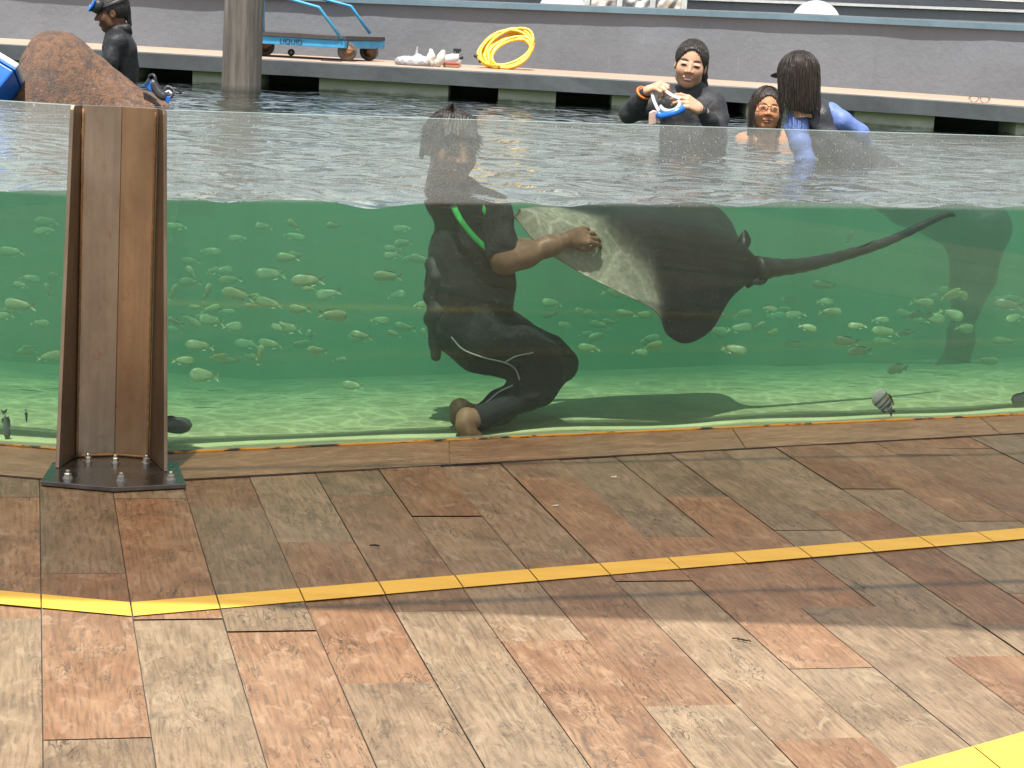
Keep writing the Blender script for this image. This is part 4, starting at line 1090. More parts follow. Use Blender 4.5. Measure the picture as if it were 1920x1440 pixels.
def head_colors(P, skin, lip=(0.34, 0.13, 0.10), smile=0.0, lashes='down', shade=1.0):
    x, y, z = P.T; skin = np.array(skin); c = np.tile(skin, (len(P), 1)).astype(float)
    def blend(mask, col): c[:] = c*(1-mask[:, None]) + np.array(col)*mask[:, None]
    g = lambda v, s: np.exp(-(v/s)**2)
    blend(0.18*g(np.abs(x)-.042, .018)*g(z+.024, .018)*(y > .03), skin*np.array((1.12, .72, .66)))     # cheeks
    blend(0.25*g(x, .014)*g(z+.022, .012)*(y > .09), skin*np.array((1.1, .75, .7)))
    lipm = np.clip(1.35 - ((x/.025)**2 + ((z+.0615)/.0125)**2), 0, 1)*(y > .075)
    blend(np.clip(lipm*1.6, 0, 1), lip)
    inner = np.clip(2*(1.0 - ((x/(.021+.004*smile))**2 + ((z+.0615)/(.0018+.0052*smile))**2)), 0, 1)*(y > .07)
    blend(inner, (0.62, 0.58, 0.52) if smile > 0.5 else (0.10, 0.04, 0.035))
    for s in (-1, 1):
        bx = (x*s - .032); br = np.clip(1.4 - ((bx/.020)**2 + ((z - .0285 + .00018/.02*0 + (bx**2)*7)/.0062)**2), 0, 1)*(y > .05)
        blend(np.clip(br*1.8, 0, 1)*0.95, (0.028, 0.02, 0.016))
        ex = (x*s - .031)
        if lashes == 'down':
            ey = np.clip(1.3 - ((ex/.0155)**2 + ((z - .0045 + ex*ex*10)/.0056)**2), 0, 1)*(y > .05)
            blend(np.clip(ey*1.8, 0, 1), (0.02, 0.014, 0.012))
        else:
            wt = np.clip(2*(1.0 - ((ex/.0135)**2 + ((z - .0085)/.0030)**2)), 0, 1)*(y > .05); blend(wt, (0.55, 0.52, 0.48))
            ir = np.clip(2*(1.2 - (ex**2 + (z-.0088)**2)/.0046**2), 0, 1)*(np.abs(z-.0085) < .0032)*(y > .05); blend(ir, (0.02, 0.012, 0.01))
            ey = np.clip(1.3 - ((ex/.0160)**2 + ((z - .0122 + ex*ex*16)/.0032)**2), 0, 1)*(y > .05); blend(np.clip(ey*1.8, 0, 1), (0.02, 0.014, 0.012))
    return c

_hc = {}
def head_net(smile, female, h=.0025):
    k = (smile, female, h)
    if k not in _hc: _hc[k] = surface_net(lambda P: head_sdf(P, smile, female), (-.1, -.125, -.20), (.1, .135, .135), h)
    return _hc[k]

def hand_net(wrist, fdir, back, curl=(0.9, 0.9, 0.9, 0.9), spread=0.06, side=1, thumb=0.5, s=1.0, h=.0026):
    """five-fingered hand: fdir along the palm, back = direction of the back of the hand, side=+1/-1 which edge carries the thumb"""
    f = Vector(fdir).normalized(); b = Vector(back); b = (b - f*b.dot(f)).normalized(); x = f.cross(b).normalized()*side
    o = Vector(wrist); W = lambda p: np.array(o + (x*p[0] + f*p[1] + b*p[2])*s)
    ch = [[(W((0, -.03, 0)), .025*s), (W((0, .01, 0)), .024*s)]]
    palm = [[(W((kx*.6, .012, 0)), .017*s), (W((kx, .078 - abs(kx-.005)*.25, .002)), .0125*s)] for kx in (-.030, -.010, .011, .030)]
    ch += palm
    Ls = [(.040, .024, .020), (.045, .028, .021), (.041, .026, .021), (.031, .020, .018)]
    for i, kx in enumerate((.030, .011, -.010, -.030)):
        p = Vector((kx, .080 - abs(kx-.005)*.25, .003)); a = 0.0; sp = spread*(1.5 - i)
        c = curl[i]; pts = [(W(p), .0098*s)]
        for j, L in enumerate(Ls[i]):
            a += c*(0.75, 1.0, 0.7)[j]
            p = p + Vector((math.sin(sp)*math.cos(a), math.cos(sp)*math.cos(a), -math.sin(a)))*L
            pts.append((W(p), (.0088, .0080, .0068)[j]*s))
        ch.append(pts)
    t = thumb
    ch.append([(W((.022, .018, -.004)), .0145*s), (W((.044 - .012*t, .045, -.012 - .012*t)), .0115*s), (W((.052 - .026*t, .072, -.016 - .022*t)), .0100*s), (W((.050 - .036*t, .096, -.018 - .030*t)), .0078*s)])
    allp = np.array([p for c_ in ch for p, r in c_])
    def sd(P):
        d = chain(P, ch[0], .01)
        for c_ in palm: d = smin(d, chain(P, c_, .01), .012)
        for c_ in ch[5:]: d = smin(d, chain(P, c_, .004), .006)
        return d
    return surface_net(sd, allp.min(0) - .03, allp.max(0) + .03, h)

def chains_net(chs, k, h, extra=None, pad=.03):
    allp = np.array([np.array(p) for c_ in chs for p, r in c_]); mr = max(r for c_ in chs for p, r in c_)
    def sd(P):
        d = None
        for c_ in chs:
            e = chain(P, c_, k); d = e if d is None else smin(d, e, k)
        return extra(P, d) if extra else d
    return surface_net(sd, allp.min(0) - mr - pad, allp.max(0) + mr + pad, h)

def head_matrix(c, yaw, pitch, roll):
    """yaw 0 looks at the viewer, positive turns toward the right of the picture"""
    return Matrix.Translation(c) @ Matrix.Rotation(math.pi + yaw, 4, 'Z') @ Matrix.Rotation(-pitch, 4, 'X') @ Matrix.Rotation(roll, 4, 'Y')
def xf(P, M, s=1.0):
    A = np.array(M)[:3, :3]; t = np.array(M)[:3, 3]; return (P*s) @ A.T + t

def person(name_loc, label):
    return empty('person', name_loc, label, 'person')
def body_obj(root, nets, skin, head=None, name='body'):
    """one mesh: body pieces in skin colour, head with its own colours"""
    P, Fc = join_nets([(p, f) for p, f in nets] + ([(head[0], head[1])] if head else []))
    n0 = sum(len(p) for p, f in nets); C = np.tile(np.array(skin, float), (len(P), 1))
    if head: C[n0:] = head[2]
    return link(name, np_mesh(name, P, Fc, C), SKIN_T, root, True)
def net_obj(root, name, net, mat, extra=None):
    return link(name, np_mesh(name, net[0], net[1]), mat, root, True)

def hair_net(face_cut, back_len=0.0, vol=.010, h=.0036, bob=None, part=0.0):
    """hair shell in head space; face_cut(x,y,z) > 0 keeps the face clear"""
    def sd(P):
        d = ell(P, (0, -.016, .036), (.0735+vol, .092+vol, .085+vol))
        if bob is not None: d = bob(P, d)
        d = smax(d, face_cut(P), .008)
        a = np.arctan2(P[:, 0], P[:, 1] + .02)
        return d + .0016*np.sin(a*46 + 14*P[:, 2] + 2*nz(P, 30)) + .0014*np.sin(a*90 - 22*P[:, 2]) + .0010*nz(P, 55)
    return surface_net(sd, (-.16, -.19, -.30), (.16, .14, .16), h)

V = lambda px, py, y: at(px, py, y)
def strands(paths, r, seg=5):
    out = []
    for q in paths:
        mb = MB(); n = len(q); mb.tube(q, [r*(1.0 - .75*(i/(n-1))**2) for i in range(n)], seg)
        tri = [f for f in mb.f if len(f) == 4]; out.append((np.array(mb.v), np.array(tri)))
    return join_nets(out)
HR = random.Random(5)
def hang(n, face, zend, rad=(.088, .106, .098), c=(0, -.016, .036), spread=.012, inward=.10, zjit=.03):
    """hair hanging from the crown: leaves the face clear within +-face radians"""
    ps = []
    for k in range(n):
        a = HR.uniform(face, 2*math.pi - face); q = []; ro = 1 + HR.uniform(-.02, .05); ze = zend + HR.uniform(-zjit, zjit); wob = HR.uniform(0, 6)
        for i in range(13):
            if i <= 6:
                ph = .12 + (math.pi/2 - .12)*i/6; x = rad[0]*ro*math.sin(ph)*math.sin(a); y = rad[1]*ro*math.sin(ph)*math.cos(a); z = c[2] + rad[2]*ro*math.cos(ph)
            else:
                t = (i-6)/6; z = c[2] + (ze - c[2])*t; k_ = 1 - inward*t; x = rad[0]*ro*math.sin(a)*k_ + .004*math.sin(wob + 3*t); y = rad[1]*ro*math.cos(a)*k_
            q.append(Vector((x, y + c[1], z)))
        ps.append(q)
    return ps
def swept(n, rad=(.0835, .1015, .0945), c=(0, -.015, .036)):
    """hair combed from the hairline back to the knot"""
    ps = []
    tail = Vector((-.1, -.9, .0)).normalized()
    for k in range(n):
        a = HR.uniform(-1.7, 1.7); h = .78 - .36*abs(a)**1.3 + HR.uniform(-.03, .08)
        st = Vector((math.sin(a)*.9, math.cos(a)*.85, h)).normalized(); en = (tail + Vector((HR.uniform(-.35, .35), 0, HR.uniform(-.3, .4)))).normalized(); q = []
        lift = 1 + HR.uniform(-.01, .03)
        for i in range(11):
            d = st.lerp(en, i/10); d = d + Vector((0, 0, .45*math.sin(math.pi*i/10))); d.normalize()
            q.append(Vector((c[0] + d.x*rad[0]*lift, c[1] + d.y*rad[1]*lift, c[2] + d.z*rad[2]*lift)))
        ps.append(q)
    return ps
def tousled(n, face, L=(.012, .03), rad=(.083, .102, .094), c=(0, -.016, .036)):
    ps = []
    for k in range(n):
        a = HR.uniform(face, 2*math.pi - face); ph = math.acos(HR.uniform(-.35, 1)); l = HR.uniform(*L); q = []
        d = Vector((math.sin(ph)*math.sin(a), math.sin(ph)*math.cos(a), math.cos(ph))); p0 = Vector((c[0] + d.x*rad[0], c[1] + d.y*rad[1], c[2] + d.z*rad[2]))*1.0
        tg = Vector((d.x*.5, d.y*.5, -.8)) + Vector((HR.uniform(-.4, .4), HR.uniform(-.4, .4), HR.uniform(-.2, .5))); tg.normalize()
        for i in range(6):
            t = i/5; q.append(p0 + (tg*t + d*(.22*t - .10*t*t))*l)
        ps.append(q)
    return ps

# ---------------------------------------------------------------- woman holding a mask
Y1 = 10.15
w1 = person(V(1296, 300, Y1), 'smiling woman in a black long-sleeved rash guard holding a blue mask by its strap')
skin1 = (0.54, 0.315, 0.21)
Hc = V(1295, 122, Y1); HM = head_matrix(Hc, math.radians(-6), math.radians(4), math.radians(-7))
hP, hF = head_net(1.0, True); hC = head_colors(hP, skin1, (0.42, 0.16, 0.13), 1.0, 'down')
arm_l = [(V(1250, 190, Y1+.02), .054), (V(1213, 203, Y1-.02), .050), (V(1180, 213, Y1-.06), .045), (V(1196, 193, Y1-.12), .040), (V(1209, 176, Y1-.17), .031)]
arm_r = [(V(1338, 196, Y1), .054), (V(1347, 222, Y1-.03), .047), (V(1345, 246, Y1-.08), .042), (V(1330, 226, Y1-.15), .036), (V(1316, 209, Y1-.20), .029)]
tor = [[(V(1296, 178, Y1+.03), .062), (V(1275, 205, Y1+.03), .098), (V(1278, 260, Y1+.02), .105), (V(1280, 345, Y1+.02), .10)],
       [(V(1296, 178, Y1+.03), .062), (V(1322, 208, Y1+.03), .098), (V(1322, 260, Y1+.02), .105), (V(1318, 345, Y1+.02), .10)],
       [(V(1252, 188, Y1+.03), .050), (V(1296, 172, Y1+.035), .056), (V(1338, 192, Y1+.03), .050)]]
body1 = chains_net([[(p, r-.012) for p, r in c] for c in tor] + [[(p, r-.010) for p, r in arm_l[:-1]] + [(V(1212, 172, Y1-.175), .024)], [(p, r-.010) for p, r in arm_r[:-1]] + [(V(1312, 206, Y1-.205), .023)]], .03, .009)
hl = hand_net(V(1213, 171, Y1-.175), V(1238, 160, Y1-.23) - V(1213, 171, Y1-.175), (0.1, -0.55, 0.8), (1.15, 1.2, 1.2, 1.2), .03, -1, .7)
hr = hand_net(V(1311, 205, Y1-.205), V(1286, 190, Y1-.235) - V(1311, 205, Y1-.205), (0.25, -0.75, 0.6), (.55, .62, .7, .8), .05, 1, .6)
body_obj(w1, [body1, hl, hr], skin1, (xf(hP, HM, .97), hF, hC))
def wr(P, d): return d + .0022*nz(P, 46) + .0012*nz(P, 120, 3)
net_obj(w1, 'rash_guard', chains_net(tor + [arm_l, arm_r] + [[(V(1297, 176, Y1+.02), .056), (V(1296, 163, Y1+.015), .050)]], .028, .0065, wr), M_RASH)
cut1 = lambda P: smin(ell(P, (0, .070, -.035), (.068, .10, .104)), ell(P, (0, .02, -.115), (.10, .13, .075)), .02)*-1
net = hair_net(lambda P: -ell(P, (0, .078, -.022), (.0670, .095, .104)), vol=.011, bob=lambda P, d: smax(d, -(P[:, 2] + .045 + .35*(P[:, 1] + .02)), .01))
tailn = chains_net([[(Vector((-.066, -.05, .02)), .020), (Vector((-.076, -.055, -.05)), .016), (Vector((-.080, -.05, -.12)), .012), (Vector((-.078, -.04, -.17)), .005)], [(Vector((-.02, -.098, .03)), .030), (Vector((-.045, -.115, -.03)), .028), (Vector((-.075, -.085, -.10)), .026), (Vector((-.085, -.06, -.16)), .018), (Vector((-.09, -.045, -.20)), .008)]], .02, .004, lambda P, d: d + .003*np.sin(P[:, 0]*260 + P[:, 1]*210 + 9*P[:, 2]))
hair = join_nets([net, tailn, strands(swept(260), .0011)]); ho = net_obj(w1, 'hair', (xf(hair[0], HM, .97), hair[1]), M_HAIR)
mb = MB(); c = V(1207, 174, Y1-.172); ax_ = (V(1209, 176, Y1-.17) - V(1196, 193, Y1-.12)).normalized()
side_ = ax_.cross(Vector((0, 1, 0))).normalized(); oth = ax_.cross(side_)
mb.tube([c + side_*math.cos(a*math.pi/8)*.034 + oth*math.sin(a*math.pi/8)*.034 for a in range(16)], .006, 8, closed=True); mb.build('wristband', simple('orange_band', (0.70, 0.16, 0.015), 0.5, bump=0.05), w1, smooth=True)
# the mask she holds
Ym = Y1 - .27
mk = empty('diving_mask', V(1262, 212, Ym), 'blue-framed diving mask with clear skirt held up by its strap by the smiling woman', 'diving mask')
fr = smooth_path([V(1233, 213, Ym), V(1240, 217, Ym-.012), V(1255, 214, Ym-.03), V(1270, 209, Ym-.03), V(1282, 203, Ym-.012)], 6)
mb = MB(); mb.tube(fr, 0.0145, 10, flat=(0.8, 1.15)); mb.build('frame', M_BLUE, mk, smooth=True)
mb = MB()
up0 = smooth_path([V(1238, 197, Ym), V(1246, 204, Ym-.008), V(1256, 206, Ym-.02), V(1266, 203, Ym-.02), V(1272, 196, Ym-.01), V(1271, 188, Ym)], 6)
lo0 = smooth_path([V(1238, 211, Ym+.004), V(1247, 212, Ym-.014), V(1256, 210, Ym-.026), V(1266, 207, Ym-.024), V(1275, 203, Ym-.012), V(1279, 198, Ym)], 6)
mb.add(up0 + lo0, [(i, i+1, len(up0)+i+1, len(up0)+i) for i in range(len(up0)-1)]); o = mb.build('skirt', M_CLR, mk, smooth=True); sd = o.modifiers.new('solid', 'SOLIDIFY'); sd.thickness = 0.008
mb = MB(); mb.tube(up0, .0045, 8); mb.build('skirt_rim', M_CLR, mk, smooth=True)
mb = MB(); mb.tube(smooth_path([V(1240, 163, Ym+.03), V(1250, 172, Ym+.02), V(1262, 180, Ym+.01), V(1276, 185, Ym+.01)], 6), .0085, 8, flat=(.3, 1)); mb.build('strap', M_WHITE, mk, smooth=True)
mb = MB(); mb.tube(smooth_path([V(1222, 174, Ym+.04), V(1225, 186, Ym+.02), V(1230, 198, Ym+.01), V(1236, 209, Ym)], 6), .0085, 8, flat=(.3, 1)); mb.build('strap', M_WHITE, mk, smooth=True)
M_PINK = simple('pinkish_lens', (0.50, 0.34, 0.30), 0.25, var=0.2, scale=20, bump=0.05)
mb = MB(); lz = [V(1217, 211, Ym-.01), V(1226, 206, Ym), V(1236, 210, Ym), V(1234, 224, Ym), V(1230, 234, Ym), V(1216, 236, Ym-.01)]
lzb = [p + Vector((0, .02, 0)) for p in lz]
mb.hexa(lzb, lz); mb.build('lens', M_PINK, mk, bevel=.006)

# ---------------------------------------------------------------- woman with glasses, only head and shoulders above the water
Y2 = 11.35
w2 = person(V(1438, 330, Y2), 'woman in brown glasses with wet hair, bare shoulders at the water line')
skin2 = (0.50, 0.235, 0.125)
Hc = V(1437, 207, Y2); HM2 = head_matrix(Hc, math.radians(2), math.radians(-6), math.radians(-3))
hP2, hF2 = head_net(0.0, True); hC2 = head_colors(hP2, skin2, (0.36, 0.13, 0.10), 0.0, 'open')
b2 = [[(V(1438, 238, Y2+.03), .05), (V(1438, 256, Y2+.04), .075)], [(V(1394, 268, Y2+.03), .052), (V(1438, 258, Y2+.05), .070), (V(1484, 268, Y2+.03), .052)],
      [(V(1394, 268, Y2+.03), .05), (V(1388, 300, Y2), .042), (V(1392, 350, Y2-.05), .036)], [(V(1484, 268, Y2+.03), .05), (V(1490, 300, Y2), .042), (V(1486, 350, Y2-.05), .036)],
      [(V(1420, 280, Y2+.03), .095), (V(1424, 360, Y2+.03), .09)], [(V(1456, 280, Y2+.03), .095), (V(1452, 360, Y2+.03), .09)]]
body_obj(w2, [chains_net(b2, .03, .008)], skin2, (xf(hP2, HM2, 1.0), hF2, hC2))
net_obj(w2, 'swimsuit', chains_net([[(V(1420, 292, Y2+.03), .100), (V(1424, 360, Y2+.03), .096)], [(V(1456, 292, Y2+.03), .100), (V(1452, 360, Y2+.03), .096)]], .03, .008, lambda P, d: smax(d, P[:, 2] - (WL - .02), .01)), M_WET)
def bob2(P, d):
    e = smin(cone(P, (.070, -.02, .03), (.078, -.01, -.16), .026, .012), cone(P, (-.070, -.02, .03), (-.078, -.01, -.15), .026, .010), .01)
    e = smin(e, cone(P, (0, -.075, .0), (0, -.08, -.14), .055, .035), .03)
    return smin(d, e, .03)
net = hair_net(lambda P: -smin(ell(P, (0, .075, -.028), (.0635, .10, .102)), cone(P, (0, .06, -.05), (0, .09, -.2), .058, .06), .01), vol=.008, bob=bob2)
net = join_nets([net, strands(hang(120, .78, -.165, (.086, .100, .097), zjit=.025, inward=.02), .0028)]); net_obj(w2, 'hair', (xf(net[0], HM2), net[1]), M_HAIRW)
gl_ = bpy.data.objects.new('glasses', None); COL.objects.link(gl_); gl_.parent = w2; GM = HM2 @ Matrix.Translation((0, .104, .008)); gl_.matrix_parent_inverse = Matrix.Translation(-Vector(w2.location))
gl_.location = GM.translation
M_AMB = simple('amber_frame', (0.16, 0.06, 0.022), 0.3, bump=0)
def glass_sub(par):
    for sx in (-1, 1):
        lp = smooth_path([Vector((sx*x, -abs(x)*.10, z)) for x, z in ((.009, .010), (.03, .017), (.055, .014), (.059, -.004), (.048, -.020), (.022, -.020), (.010, -.006))], 5, True)
        mb = MB(); mb.tube([GM @ p for p in lp], 0.0022, 6, closed=True); mb.tube([GM @ Vector(p) for p in ((sx*.058, -.006, .008), (sx*.070, -.025, .010), (sx*.077, -.10, .006))], 0.002, 6)
        o = link('rim', mb.mesh('rim'), M_AMB, None, True); o.parent = par; o.matrix_parent_inverse = Matrix.Translation(-GM.translation)
    mb = MB(); mb.tube([GM @ Vector(p) for p in ((-.010, 0, .006), (0, .003, .009), (.010, 0, .006))], 0.002, 6)
    o = link('bridge', mb.mesh('bridge'), M_AMB, None, True); o.parent = par; o.matrix_parent_inverse = Matrix.Translation(-GM.translation)
glass_sub(gl_)

# ---------------------------------------------------------------- woman seen from behind, blue sleeves
Y3 = 9.75
w3 = person(V(1540, 300, Y3), 'woman seen from behind with black bobbed hair, dark cap peak and blue sleeves')
skin3 = (0.45, 0.25, 0.16)
Hc = V(1494, 151, Y3); HM3 = head_matrix(Hc, math.radians(-152), math.radians(14), math.radians(2))
hP3, hF3 = head_net(0.0, True); hC3 = head_colors(hP3, skin3)
torso3 = [[(V(1511, 206, Y3), .060), (V(1530, 224, Y3), .088), (V(1552, 256, Y3), .098), (V(1590, 292, Y3+.02), .105), (V(1640, 335, Y3+.05), .115), (V(1700, 372, Y3+.05), .12)],
          [(V(1498, 213, Y3), .050), (V(1524, 204, Y3+.01), .052), (V(1552, 210, Y3), .046)]]
larm = [(V(1497, 217, Y3-.03), .056), (V(1494, 240, Y3-.06), .052), (V(1500, 268, Y3-.09), .046), (V(1510, 300, Y3-.11), .041), (V(1514, 322, Y3-.12), .034)]
rarm = [(V(1556, 212, Y3-.01), .050), (V(1578, 228, Y3-.05), .046), (V(1612, 250, Y3-.03), .040), (V(1622, 276, Y3+.12), .036), (V(1610, 300, Y3+.26), .030)]
legs3 = [[(V(1700, 378, Y3+.05), .115), (V(1790, 400, Y3), .125), (V(1850, 428, Y3-.05), .110), (V(1838, 520, Y3-.05), .070), (V(1800, 620, Y3-.02), .052), (V(1778, 690, Y3), .045), (V(1730, 712, Y3-.05), .035)],
         [(V(1700, 378, Y3+.12), .115), (V(1770, 402, Y3+.12), .120), (V(1815, 445, Y3+.08), .10), (V(1808, 540, Y3+.1), .066), (V(1806, 640, Y3+.12), .050), (V(1800, 700, Y3+.12), .042), (V(1760, 716, Y3+.08), .034)]]
body_obj(w3, [chains_net([[(p, r-.02) for p, r in c] for c in torso3] + [[(p, r-.014) for p, r in c] for c in (larm, rarm)] + [[(p, r-.008) for p, r in c] for c in legs3], .012, .012),
              hand_net(V(1514, 322, Y3-.12), (0.3, .6, -.6), (0, 1, 0), (.3,)*4, .05, 1, .3), hand_net(V(1610, 300, Y3+.26), (-0.1, .6, -.6), (.3, .5, .5), (.3,)*4, .05, -1, .3)], skin3, (xf(hP3, HM3, .95), hF3, hC3))
net_obj(w3, 'vest', chains_net(torso3, .03, .0075, lambda P, d: d + .0045*np.sin(60*(P[:, 0]*.75 + P[:, 2]*.9) + 2*nz(P, 12)) * np.clip(nz(P, 9) + .5, 0, 1) + .002*nz(P, 60)), M_VEST)
net_obj(w3, 'leggings', chains_net(legs3, .04, .012), M_WET)
wr3 = lambda P, d: d + .0022*np.sin(150*P[:, 2] + 4*nz(P, 20)) * np.clip(nz(P, 14, 2)*1.5, 0, 1) + .001*nz(P, 80)
net_obj(w3, 'sleeve', chains_net([[(p, r+.002) for p, r in larm]], .02, .006, wr3), M_SLEEVE); net_obj(w3, 'sleeve', chains_net([[(p, r+.002) for p, r in rarm]], .02, .006, wr3), M_SLEEVE)
def bob3(P, d):
    e = smin(cone(P, (.055, -.03, .02), (.062, -.03, -.125), .040, .028), cone(P, (-.055, -.03, .02), (-.062, -.03, -.125), .040, .026), .03)
    e = smin(e, cone(P, (0, -.062, .02), (0, -.062, -.135), .060, .048), .04)
    e = smin(e, cone(P, (.06, .02, -.02), (.055, .03, -.13), .022, .016), .03)
    return smin(d, e, .04)
net = hair_net(lambda P: -smin(ell(P, (0, .085, -.035), (.056, .10, .10)), cone(P, (0, .06, -.06), (0, .12, -.22), .05, .06), .01), vol=.013, bob=bob3)
net = join_nets([net, strands(hang(260, .95, -.165, (.0925, .112, .102), zjit=.028, inward=.06), .0030)]); net_obj(w3, 'hair', (xf(net[0], HM3, .97), net[1]), M_HAIRW)
def cap_brim(P):
    d = ell(P, (0, .105, .050), (.062, .075, .012)); return smax(d, -(ell(P, (0, 0, .045), (.078, .096, .09))), .004)
net = surface_net(cap_brim, (-.09, .02, .02), (.09, .2, .09), .003); net_obj(w3, 'cap_peak', (xf(net[0], HM3, .97), net[1]), simple('dark_plum_cap', (0.055, 0.035, 0.045), 0.7))

# ---------------------------------------------------------------- man behind the rock
Y4 = 13.0
w4 = person(V(226, 200, Y4), 'man in a black wetsuit in profile behind the rock, mask on his forehead')
skin4 = (0.13, 0.062, 0.036)
Hc = V(211, 25, Y4); HM4 = head_matrix(Hc, math.radians(-80), math.radians(10), 0)
hP4, hF4 = head_net(0.0, False); hC4 = head_colors(hP4, skin4, (0.15, 0.07, 0.05), 0.0, 'down')
t4 = [[(V(221, 62, Y4+.02), .060), (V(223, 88, Y4), .100), (V(228, 125, Y4), .098), (V(225, 185, Y4), .10)], [(V(224, 78, Y4-.14), .055), (V(222, 66, Y4), .06), (V(224, 78, Y4+.16), .055)],
      [(V(232, 95, Y4-.06), .085), (V(232, 140, Y4-.02), .085)]]
a4 = [[(V(214, 82, Y4-.15), .056), (V(207, 112, Y4-.18), .050), (V(207, 145, Y4-.17), .042), (V(196, 175, Y4-.2), .034)], [(V(222, 82, Y4+.17), .054), (V(214, 120, Y4+.18), .045), (V(208, 160, Y4+.16), .036)]]
body_obj(w4, [chains_net([[(p, r-.012) for p, r in c] for c in t4 + a4], .03, .01), hand_net(V(196, 175, Y4-.2), (-.4, -.1, -1), (-.8, 0, .2), (.4,)*4, .05, 1, .4), hand_net(V(208, 160, Y4+.16), (-.4, .1, -1), (-.8, 0, .2), (.4,)*4, .05, -1, .4)], skin4, (xf(hP4, HM4), hF4, hC4))
net_obj(w4, 'wetsuit', chains_net(t4 + a4 + [[(V(219, 64, Y4+.01), .064), (V(216, 54, Y4+.005), .058)]], .03, .008, wr), M_WET)
net_obj(w4, 'collar_flap', chains_net([[(V(228, 46, Y4+.01), .016), (V(236, 52, Y4+.02), .03), (V(241, 62, Y4+.01), .022)], [(V(222, 50, Y4-.04), .014), (V(236, 54, Y4-.02), .03), (V(240, 60, Y4), .022)]], .02, .006), M_WET)
net = hair_net(lambda P: -smin(ell(P, (0, .080, -.030), (.078, .105, .098)), ell(P, (0, .03, -.09), (.12, .105, .075)), .01), vol=.008, bob=lambda P, d: smin(d, cone(P, (0, -.085, .0), (0, -.10, -.085), .025, .008), .02))
net_obj(w4, 'hair', (xf(net[0], HM4, 1.0), net[1]), M_HAIR)
mask4, MM = diving_mask(HM4 @ Vector((0, .118, .072)), HM4.to_3x3().to_4x4() @ rotM(x=math.radians(28)), 1.0, 'blue diving mask pushed up on the forehead of the man in the wetsuit', M_BLUE, M_BLK)
mb = MB(); n = 20
mb.tube([HM4 @ Vector((.086*math.sin(a), -.014 + .108*math.cos(a), .062 - .02*math.cos(a))) for a in [0.75 + (2*math.pi - 1.5)*i/n for i in range(n+1)]], .012, 8, flat=(.25, 1)); mb.build('strap', M_BLK, mask4, smooth=True)
# ================================================================== diver, ray and fish behind the glass
def G(px, py, d):
    """point seen there, on the upright plane d metres behind the face of the long panel (short panel left of the post)"""
    r = ray(px, py); t = GB_/(r[1] - GA*r[0]) if r[1] else 1
    t = (GB_ + d)/(r[1] - GA*r[0])
    if r[0]*t < CX: t = (CY - LS*CX + d)/(r[1] - LS*r[0])
    return Vector((r[0]*t, r[1]*t, H + r[2]*t))

# ---------------------------------------------------------------- diver
M_DSUIT = fabric('dull_black_neoprene', (0.008, 0.0085, 0.0085), 0.9)
dv = person(G(885, 600, .42), 'diver in a black short-sleeved wetsuit crouching behind the glass and holding the stingray')
skin5 = (0.155, 0.088, 0.05)
D0 = .46
Hc = G(846, 278, D0); HM5 = head_matrix(Hc, math.radians(28), math.radians(8), math.radians(-3))
hP5, hF5 = head_net(0.0, False); hC5 = head_colors(hP5, skin5, (0.17, 0.075, 0.055), 0.0, 'open')
T5 = [[(G(850, 372, D0), .075), (G(868, 405, D0), .088), (G(862, 470, D0), .098), (G(858, 530, D0), .105), (G(862, 600, D0), .10)],
      [(G(862, 372, D0), .075), (G(910, 405, D0), .088), (G(915, 470, D0), .088), (G(912, 530, D0), .095), (G(912, 585, D0), .095)],
      [(G(846, 402, D0+.12), .055), (G(856, 380, D0+.02), .065), (G(925, 405, D0-.08), .058)]]
leg1 = [(G(862, 612, D0-.02), .105), (G(905, 640, D0-.06), .108), (G(965, 655, D0-.11), .098), (G(1015, 677, D0-.15), .072), (G(1024, 700, D0-.16), .060), (G(985, 735, D0-.19), .062), (G(938, 764, D0-.22), .052), (G(898, 786, D0-.26), .036)]
leg2 = [(G(885, 605, D0+.12), .105), (G(950, 640, D0+.12), .10), (G(1030, 668, D0+.10), .070), (G(1055, 683, D0+.08), .050), (G(1010, 728, D0+.03), .060), (G(930, 762, D0-.06), .046), (G(885, 778, D0-.12), .038)]
foot1 = [(G(898, 786, D0-.26), .034), (G(874, 783, D0-.265), .028), (G(872, 802, D0-.30), .026), (G(880, 815, D0-.335), .018), (G(900, 818, D0-.345), .013)]
foot2 = [(G(885, 778, D0-.12), .034), (G(862, 766, D0-.13), .030), (G(860, 784, D0-.16), .024), (G(868, 798, D0-.20), .018)]
armr = [(G(925, 408, D0-.08), .060), (G(938, 455, D0-.14), .055), (G(947, 488, D0-.17), .045), (G(985, 478, D0-.18), .041), (G(1030, 461, D0-.19), .032), (G(1062, 450, D0-.20), .027)]
arml = [(G(848, 402, D0+.12), .055), (G(900, 450, D0+.22), .048), (G(985, 470, D0+.30), .040), (G(1060, 455, D0+.30), .030)]
mid = lambda c, dr: [(p, r-dr) for p, r in c]
hd = hand_net(G(1066, 448, D0-.20), G(1100, 442, D0-.20) - G(1066, 448, D0-.20), (0.15, -0.75, 0.55), (.42, .48, .52, .6), .10, 1, .2, .90)
hd2 = hand_net(G(1062, 454, D0+.30), Vector((1, .3, .1)), (0, 1, .3), (.4,)*4, .06, -1, .3, 1.05)
body_obj(dv, [chains_net([mid(c, .012) for c in T5] + [mid(leg1, .012), mid(leg2, .012), foot1, foot2] + [mid(armr[:2], .010) + armr[2:], arml], .03, .0095), hd, hd2], skin5, (xf(hP5, HM5, 1.02), hF5, hC5))
foot_skin = None
def wsd(P, d): return d + .0035*nz(P, 26) + .0018*nz(P, 70, 3)
